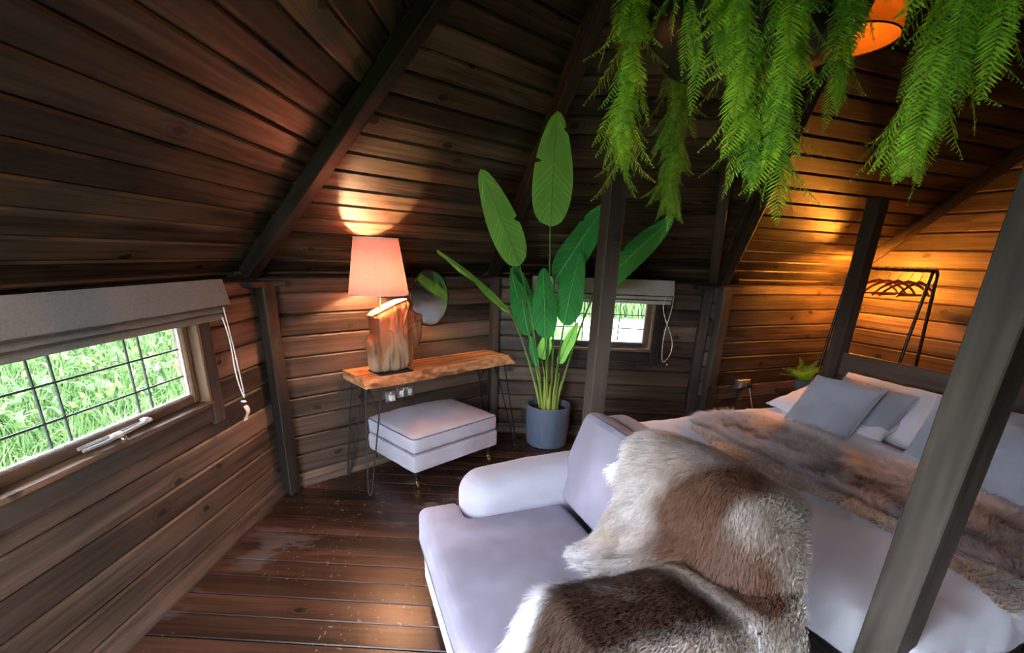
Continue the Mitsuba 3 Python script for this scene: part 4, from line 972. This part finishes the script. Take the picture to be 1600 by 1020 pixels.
def hide_color(s, w, rng):
    n1 = meshkit.fbm(np.stack([s*9, w*9, 0*s], 1), 4, 12); n2 = meshkit.fbm(np.stack([s*26, w*26, 0*s], 1), 3, 15)
    b = blob(s, w, .755, -1.05, .13, .10)+blob(s, w, .61, -.97, .12, .12)+blob(s, w, .81, -.87, .09, .12)+.9*blob(s, w, .72, -.73, .10, .09)+.5*blob(s, w, .88, -1.0, .08, .10)
    b = np.clip(b*(.35+1.5*n1), 0, 1)
    grey = np.array([.56, .51, .47]); tan = np.array([.46, .36, .28]); brown = np.array([.135, .068, .042]); dark = np.array([.060, .032, .022]); cream = np.array([.70, .66, .56]); white = np.array([.86, .86, .86])
    c = grey+(tan-grey)*np.clip((n1-.42)*2.4+.55*blob(s, w, .85, -.95, .35, .35), 0, 1)[:, None]
    c = c+(brown-c)*np.clip(b*1.05, 0, 1)[:, None]
    e = np.clip(blob(s, w, .64, -.62, .25, .10)+blob(s, w, .46, -.83, .14, .10), 0, 1)*(1-b); c = c+(cream-c)*(e*.75)[:, None]
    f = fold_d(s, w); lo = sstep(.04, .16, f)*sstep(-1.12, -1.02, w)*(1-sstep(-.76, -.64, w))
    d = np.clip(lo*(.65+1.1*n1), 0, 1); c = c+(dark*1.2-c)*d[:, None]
    wh = np.clip(1.7*blob(s, w, 1.215, -1.265, .060, .09), 0, 1); wh = np.maximum(wh, np.clip(blob(s, w, .79, -1.46, .06, .05)*1.8, 0, 1))
    q = _dist2(_pts2(np.stack([s, w], 1)), TAIL); wh = np.maximum(wh, sstep(.095, .045, q)*sstep(1.17, 1.22, s))
    wh = np.maximum(wh, np.clip(blob(s, w, .79, -.555, .10, .030)*1.6, 0, 1))
    wh = np.maximum(wh, .75*np.exp(-((f-.012)/.016)**2)*sstep(-1.02, -.95, w))
    c = c+(white-c)*wh[:, None]
    return np.clip(c*(.72+.56*n2)[:, None]*rng.uniform(.75, 1.25, (len(s), 1)), .01, .92)
r = np.random.default_rng(31)
hide = tag(num('fur_hide'), 'brown and grey animal hide with white tail and leg tips draped over the sofa', 'fur hide')
gs, gw = np.meshgrid(np.linspace(.30, 1.70, 120), np.linspace(-1.50, -.45, 90), indexing='ij'); ok = inside(HIDE, gs, gw)
idx = -np.ones(gs.shape, int); idx[ok] = np.arange(ok.sum()); s_, w_ = gs[ok], gw[ok]
p, n_, _ = hide_at(s_, w_); F = []
for i in range(119):
    for j in range(89):
        q = [idx[i, j], idx[i+1, j], idx[i+1, j+1], idx[i, j+1]]
        if min(q) >= 0: F.append(q)
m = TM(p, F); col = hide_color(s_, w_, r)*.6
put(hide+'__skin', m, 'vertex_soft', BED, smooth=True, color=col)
def scatter(poly, n, rng):
    x0, y0, x1, y1 = poly.bounds; S, W_ = [], []
    while sum(map(len, S)) < n:
        a, b = rng.uniform(x0, x1, n), rng.uniform(y0, y1, n); k = inside(poly, a, b); S.append(a[k]); W_.append(b[k])
    return np.concatenate(S)[:n], np.concatenate(W_)[:n]
s_, w_ = scatter(HIDE, 62000, r); p, n_, t_ = hide_at(s_, w_)
ax = np.stack([np.zeros_like(s_), np.ones_like(s_), np.zeros_like(s_)], 1)
cu = meshkit.fbm(np.stack([s_*3, w_*3, 0*s_], 1), 2, 22)-.5
D = t_*.9+ax*(np.clip((w_+1.05)*1.6, -.8, 1.0)+cu*1.2)[:, None]; D /= np.linalg.norm(D, axis=1, keepdims=True)
ln = np.where((s_ > 1.19) & (_dist2(_pts2(np.stack([s_, w_], 1)), TAIL) < .1), .052, .032)
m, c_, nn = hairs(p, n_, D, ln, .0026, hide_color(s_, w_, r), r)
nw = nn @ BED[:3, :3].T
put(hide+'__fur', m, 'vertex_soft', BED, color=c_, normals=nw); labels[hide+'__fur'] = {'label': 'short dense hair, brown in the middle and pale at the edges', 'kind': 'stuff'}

throw = tag(num('fur_throw'), 'grey-brown long-haired fur throw laid across the bed', 'throw')
TPOLY = Polygon([(2.02, -2.16), (1.94, -1.9), (1.93, -1.5), (1.98, -1.18), (1.99, -.91), (1.93, -.66), (1.84, -.52), (2.3, -.50), (2.76, -.58), (2.82, -.9), (2.80, -1.25), (2.74, -1.6), (2.74, -1.95), (2.66, -2.26), (2.42, -2.40), (2.20, -2.33)])
def throw_at(l, w):
    z = .592+.020*meshkit.fbm(np.stack([l*5, w*5, 0*l], 1), 3, 3); d = 1e-3
    over = np.clip((-2.36-w)/.06, 0, 1)
    n = np.stack([-(meshkit.fbm(np.stack([(l+.01)*5, w*5, 0*l], 1), 3, 3)-meshkit.fbm(np.stack([l*5, w*5, 0*l], 1), 3, 3))*2, 0*l, np.ones_like(l)], 1)
    return np.stack([l, w, z-over*.05], 1), n/np.linalg.norm(n, axis=1, keepdims=True)
def throw_color(l, w, rng):
    n1 = meshkit.fbm(np.stack([l*11, w*5, 0*l], 1), 4, 32); n2 = meshkit.fbm(np.stack([l*38, w*24, 0*l], 1), 3, 35)
    pale, grey, dark = np.array([.84, .86, .91]), np.array([.40, .39, .41]), np.array([.070, .062, .064])
    e = np.clip(np.minimum((2.80-l)/.16, 1)*np.minimum((w+2.42)/.12, 1), 0, 1)
    mid = np.clip((l-2.13)/.08, 0, 1)*np.clip((2.66-l)/.16, 0, 1)*np.clip((w+2.32)/.20, 0, 1)
    c = pale+(grey-pale)*np.clip((mid*(.05+1.35*n1)), 0, 1)[:, None]
    c = c+(dark-c)*np.clip(mid*(n1+n2-.98)*3.0, 0, .92)[:, None]
    lin = np.clip((2.12-l)/.03, 0, 1); c = c+(np.array([.80, .77, .70])-c)*lin[:, None]
    seam = np.exp(-((l-2.13)/.022)**2); c = c+(np.array([.10, .08, .07])-c)*(seam*.6)[:, None]
    return np.clip(c*(.75+.5*n2)[:, None]*rng.uniform(.75, 1.3, (len(l), 1)), .01, .92)
gl, gw = np.meshgrid(np.linspace(1.82, 2.84, 60), np.linspace(-2.42, -.48, 110), indexing='ij'); ok = inside(TPOLY, gl, gw)
idx = -np.ones(gl.shape, int); idx[ok] = np.arange(ok.sum()); l_, w_ = gl[ok], gw[ok]; p, n_ = throw_at(l_, w_); F = []
for i in range(59):
    for j in range(109):
        q = [idx[i, j], idx[i, j+1], idx[i+1, j+1], idx[i+1, j]]
        if min(q) >= 0: F.append(q)
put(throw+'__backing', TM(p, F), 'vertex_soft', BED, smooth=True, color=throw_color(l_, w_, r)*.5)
l_, w_ = scatter(TPOLY, 52000, r); p, n_ = throw_at(l_, w_)
an = meshkit.fbm(np.stack([l_*4, w_*4, 0*l_], 1), 3, 41)*14; D = np.stack([np.cos(an)*.8-.35, np.sin(an)*.8-.1, 0*l_], 1); D /= np.linalg.norm(D, axis=1, keepdims=True)+1e-9
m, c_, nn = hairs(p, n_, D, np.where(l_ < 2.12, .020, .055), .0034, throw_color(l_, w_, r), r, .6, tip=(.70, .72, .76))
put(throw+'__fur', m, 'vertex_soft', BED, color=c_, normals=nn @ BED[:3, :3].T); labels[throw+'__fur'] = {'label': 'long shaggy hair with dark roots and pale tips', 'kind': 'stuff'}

# ------------------------------------------------------------------ behind the bed: clothes rail, hangers, corner lamp, little fern
rail = tag(num('clothes_rail'), 'black metal clothes rail standing behind the headboard', 'clothes rail')
RW0, RW1, RL, RZ = -2.845, -2.245, 4.13, 1.575
for w_ in (RW0, RW1):
    a_ = np.linspace(0, np.pi, 13); arc = np.column_stack([RL+.035*np.cos(a_), np.full(13, w_), RZ-.035+.045*np.sin(a_)])
    P = np.vstack([[(RL+.24, w_, .012)], arc, [(RL-.17, w_, .012)]])
    k = num(rail+'__end_frame'); bedput(k, tube(P, .0115, 10), 'black_metal', smooth=40)
    for l_ in (RL+.24, RL-.17): bedput(num(k+'__foot_cap'), tube([(l_, w_, 0), (l_, w_, .03)], .015, 10), 'black_plastic', smooth=40)
bedput(rail+'__bar', tube([(RL, RW0, RZ+.008), (RL, RW1, RZ+.008)], .0115, 10), 'black_metal', smooth=40)
bedput(rail+'__lower_bar', tube([(RL+.19, RW0, .22), (RL+.19, RW1, .22)], .009, 8), 'black_metal', smooth=40)
for i, (w_, yw) in enumerate(((-2.62, 8), (-2.55, 5), (-2.475, 3), (-2.40, 9), (-2.325, -2))):
    h = tag(num('clothes_hanger'), ('wooden coat hanger furthest left on the rail', 'second wooden coat hanger from the left on the rail', 'middle wooden coat hanger of the five on the rail', 'fourth wooden coat hanger from the left on the rail', 'wooden coat hanger furthest right on the rail, by the metal leg')[i], 'hanger', 'wooden hangers on the clothes rail')
    a = math.radians(yw); M = BED @ frame([RL, w_, RZ], [math.cos(a), math.sin(a), 0], [-math.sin(a), math.cos(a), 0], UP)
    hk = [(.0, 0, -.085), (0, 0, -.045), (.018, 0, -.020), (.021, 0, .004), (.008, 0, .026), (-.012, 0, .027), (-.021, 0, .010)]
    put(h+'__hook', tube(spline(hk, 24), .0022, 6), 'steel', M, smooth=True)
    t = np.linspace(-1, 1, 25); sh = np.column_stack([t*.235, 0*t, -.075-.085*np.abs(t)**1.4-.022*np.abs(t)**6])
    body = tube(sh, .011-.003*np.abs(t), 8); v = body.vertices.copy(); v[:, 1] *= .8; put(h+'__shoulder', TM(v, body.faces), 'copper_wood', M, smooth=50)
    put(h+'__trouser_bar', tube([(-.215, 0, -.172), (.215, 0, -.172)], .0055, 8), 'copper_wood', M, smooth=40)
cl = tag(num('floor_lamp'), 'slim black standing lamp glowing amber in the alcove corner, hidden by the bed post', 'lamp')
CL, CW, CZ = 4.20, -2.812, 1.525
bedput(cl+'__pole', tube([(CL, CW, .02), (CL, CW, CZ-.10)], .010, 10), 'black_metal', smooth=40)
put(cl+'__foot', lathe([(.001, 0), (.13, 0), (.13, .012), (.02, .022), (.001, .022)], 32), 'black_metal', BED @ loc((CL, CW, 0)), smooth=40)
put(cl+'__cup', lathe([(.001, -.115), (.045, -.110), (.052, -.095), (.050, -.095), (.04, -.104), (.001, -.106)], 28), 'black_metal', BED @ loc((CL, CW, CZ)), smooth=40)
put(cl+'__socket', lathe([(.001, -.105), (.016, -.105), (.016, -.030), (.001, -.030)], 16), 'black_plastic', BED @ loc((CL, CW, CZ)), smooth=40)
put(cl+'__cap', lathe([(.001, .046), (.050, .042), (.058, .036), (.058, .039), (.05, .047), (.001, .052)], 28), 'black_metal', BED @ loc((CL, CW, CZ)), smooth=40)
for q in (0.3, 2.4, 4.5): bedput(num(cl+'__cage_wire'), tube([(CL+.052*math.cos(q), CW+.052*math.sin(q), CZ-.096), (CL+.054*math.cos(q), CW+.054*math.sin(q), CZ+.040)], .0015, 5), 'black_metal')
emit(cl+'__bulb', pts_to(BED, [(CL, CW, CZ)])[0], .030, CORNER_BULB)
st = tag(num('bedside_stool'), 'small dark wooden bedside table beyond the bed, under the little fern', 'table')
put(st+'__top', bar(.32, .30, .025, .004, (3.80, -2.78, .525))[0], 'wood_beam', BED, uv=bar(.32, .30, .025, .004)[1])
for a in (-1, 1):
    for b in (-1, 1): put_bar(num(st+'__leg'), (.035, .035, .512), (3.80+a*.13, -2.78+b*.12, .256), 'wood_beam', BED, .003)
pot = tag(num('fern_pot'), 'small dark pot with a little fern in the shade beyond the bed', 'pot')
put(pot, lathe([(.001, 0), (.045, 0), (.058, .09), (.058, .098), (.052, .098), (.050, .08), (.001, .08)], 28), 'pot_glaze', BED @ loc((3.80, -2.80, .538)), smooth=40)

# ------------------------------------------------------------------ pendant bowl, amber shade and hanging ferns
BC = np.array([.705, 1.925, 0])
k = tag(num('hanging_planter'), 'large glossy black bowl hung from the roof and overflowing with ferns', 'planter')
put(k+'__bowl', lathe([(.001, 2.150), (.12, 2.153), (.20, 2.168), (.27, 2.205), (.320, 2.262), (.344, 2.330), (.335, 2.400), (.300, 2.450), (.255, 2.482), (.250, 2.478), (.290, 2.444), (.322, 2.396), (.330, 2.330), (.30, 2.27), (.22, 2.21), (.001, 2.19)], 64), 'black_shell', loc(BC+[0, 0, .05]), smooth=50)
for q in (.6, 2.7, 4.8):
    a_ = np.array([BC[0]+.27*math.cos(q), BC[1]+.27*math.sin(q), 2.52]); put(num(k+'__cord'), tube([a_, [BC[0], BC[1]-.0, 3.20]], .004, 6), 'black_metal', smooth=True)
put(k+'__cord_hub', tube([[BC[0], BC[1], 3.19], [BC[0], BC[1], 3.335]], .012, 10), 'black_metal', smooth=True)
put(k+'__moss', moved(lathe([(.001, .05), (.12, .045), (.22, .02), (.27, 0), (.27, -.03), (.001, -.03)], 40), (0, 0, 2.49)), 'soil', loc(BC), smooth=True)
AC = np.array([1.180, 2.205, 0]); k = tag(num('pendant_lamp'), 'amber drum pendant shade glowing behind the black bowl', 'lamp')
m, uv = shade_mesh(.172, 2.415, .165, 2.72); put(k+'__shade', m, 'amber_shade', loc(AC), smooth=True, uv=uv)
a_ = np.linspace(0, 2*np.pi, 49)
for r_, z_ in ((.172, 2.416), (.165, 2.72)): put(num(k+'__rim'), tube(np.column_stack([r_*np.cos(a_), r_*np.sin(a_), 0*a_+z_]), .0030, 6, False), 'black_metal', loc(AC), smooth=True)
emit(k+'__bulb', AC+[0, 0, 2.58], .03, PENDANT_BULB)
put(k+'__cable', tube([AC+[0, 0, 2.61], AC+[0, 0, 2.93]], .005, 8), 'black_metal', smooth=True)

def frond_mesh(seed, L=.24, W=.075):
    r = np.random.default_rng(seed); n = 18; t = np.linspace(0, 1, 12)
    P = np.column_stack([.05*L*np.sin(t*2+seed)*t, .28*L*t**2*(1 if seed % 2 else -.4), -L*t]); V, F, C = [], [], []
    tb = tube(P, np.linspace(.0016, .0006, 12), 4); V.append(tb.vertices); F.append(tb.faces); C.append(np.tile([[.26, .38, .06]], (len(tb.vertices), 1)))
    o = len(tb.vertices)
    for i in range(n):
        u = (i+.6)/n; q = np.array([np.interp(u, t, P[:, k]) for k in range(3)]); d = np.array([0, .5*L*u*(1 if seed % 2 else -.4)/L, -1.0]); d /= np.linalg.norm(d)
        ln = W*(math.sin(math.pi*min(1, u*.82+.16))**.8)*(1-.55*u)*r.uniform(.85, 1.1)
        for s in (-1, 1):
            dr_ = np.array([s*.86, r.uniform(-.25, .10), -.42-.25*u]); dr_ /= np.linalg.norm(dr_)
            wv = np.cross(dr_, [0, 1, 0]); wv /= np.linalg.norm(wv); w = .0066*(1-.3*u)
            b = q; m_ = q+dr_*ln*.55+np.array([0, r.uniform(-.004, .004), -.002]); e = q+dr_*ln+np.array([0, r.uniform(-.006, .002), -.008*ln/W])
            V.append(np.array([b-wv*w*.4, b+wv*w*.4, m_+wv*w*.5, m_-wv*w*.5, e])); F.append(np.array([(0, 1, 2), (0, 2, 3), (3, 2, 4)])+o); o += 5
            g = r.uniform(.8, 1.2); C.append(np.tile([[.42*g, .70*g, .07]], (5, 1))*np.array([[.8], [.8], [1], [1], [1.15]]))
    return TM(np.vstack(V), np.vstack(F)), np.vstack(C)
FR = []
for i in range(8):
    m, c_ = frond_mesh(i, .22+.02*(i % 3), .072+.006*(i % 2)); tint = ((1, 1, 1), (1.15, 1.05, .9), (.75, .85, 1.0), (.55, .72, .9))[i % 4]
    FR.append(mikit.ply(m, 'fern_leaf', smooth=False, color=np.clip(c_*np.array(tint), 0, 1)))
GAR = {'A': [(.278, 1.829, 2.45), (.278, 1.778, 2.257), (.287, 1.777, 2.046), (.296, 1.775, 1.816)], 'B': [(.593, 2.274, 2.444), (.592, 2.305, 2.254), (.599, 2.303, 2.013), (.605, 2.302, 1.767)],
       'C1': [(.523, 1.575, 2.43), (.543, 1.505, 2.119), (.583, 1.49, 1.951), (.606, 1.481, 1.782)], 'C2': [(.637, 1.533, 2.43), (.641, 1.466, 2.079), (.657, 1.459, 1.915), (.683, 1.447, 1.752)],
       'D': [(.829, 1.598, 2.40), (.815, 1.538, 2.22), (.803, 1.521, 2.114), (.809, 1.518, 1.997)], 'E': [(.92, 1.40, 2.36), (.902, 1.26, 2.078), (.887, 1.271, 1.935), (.881, 1.275, 1.781)],
       'E2': [(.97, 1.38, 2.36), (.959, 1.218, 2.129), (.959, 1.218, 2.074), (.961, 1.216, 2.012)], 'F': [(.388, 1.676, 2.42), (.412, 1.608, 2.242), (.434, 1.581, 2.158), (.453, 1.576, 2.087)],
       'F2': [(.478, 1.611, 2.42), (.489, 1.544, 2.218), (.497, 1.521, 2.123), (.508, 1.517, 2.033)]}
GL = {'A': (56, .046, 'light green hanging fern garland at the left of the black bowl'), 'B': (56, .075, 'darker hanging fern garland behind the black bowl'), 'C1': (64, .060, 'dense fern garland hanging from the front of the bowl, left half of the central clump'),
      'C2': (66, .060, 'dense fern garland hanging from the front of the bowl, right half of the central clump'), 'D': (24, .028, 'thin pale fern garland hanging at the right of the black bowl'), 'E': (84, .105, 'biggest fern garland, hanging at the far right'),
      'E2': (26, .050, 'short fern garland at the far right edge beside the biggest one'), 'F': (9, .040, 'short fern fronds over the left front of the black bowl'), 'F2': (8, .040, 'short fern fronds over the middle front of the black bowl')}
r = np.random.default_rng(77)
def add_frond(parent, pos, out, scale, vi):
    z = np.array([0, 0, 1.0]); o = out/np.linalg.norm(out)
    tilt = r.uniform(.10, .60); zz = z*math.cos(tilt)-o*math.sin(tilt); yy = o*math.cos(tilt)+z*math.sin(tilt); yy = yy-zz*(yy@zz); yy /= np.linalg.norm(yy)
    xx = np.cross(yy, zz); M = frame(pos, xx*scale, yy*scale, zz*scale)
    scene[num(parent+'__frond')] = {**FR[vi], 'to_world': T(M.tolist())}
for g, P in GAR.items():
    n, wd, lab = GL[g]; key = tag(num('fern_garland'), lab, 'fern'); cv = spline(P, 60)
    put(key+'__vine', tube(cv[:50], np.linspace(.004, .002, 50), 6), 'stem_green', smooth=True)
    for i in range(n):
        t = (i+.5)/n; t = t**.9*.90; pos = cv[int(t*59)].copy(); q = r.uniform(0, 2*np.pi)
        out = np.array([math.cos(q), math.sin(q)-.35, 0.0]); rad = wd*(1-.55*t)*r.uniform(.0, .7)
        vi = int(r.choice([0, 1, 4, 5] if (g in 'AC1C2EE2' and r.random() < .72) else ([3, 7, 2] if g == 'B' else [0, 2, 6, 3])))
        add_frond(key, pos+out/np.linalg.norm(out)*rad+[0, 0, .03], out, r.uniform(.55, .95)*(1-.25*t), vi)
sf = tag(num('small_fern'), 'little green fern growing in the small dark pot beyond the bed', 'plant')
for i in range(26):
    q = r.uniform(0, 2*np.pi); pos = pts_to(BED, [(3.80, -2.80, .63)])[0]; o = np.array([math.cos(q), math.sin(q), 0]); e = r.uniform(.3, 1.1)
    dn = -(o*math.sin(e)+UP*math.cos(e)); yy = o*math.cos(e)-UP*math.sin(e); sc = r.uniform(.6, .95)
    scene[num(sf+'__frond')] = {**FR[int(r.choice([3, 7]))], 'to_world': T(frame(pos, np.cross(yy, dn)*sc, yy*sc, dn*sc).tolist())}
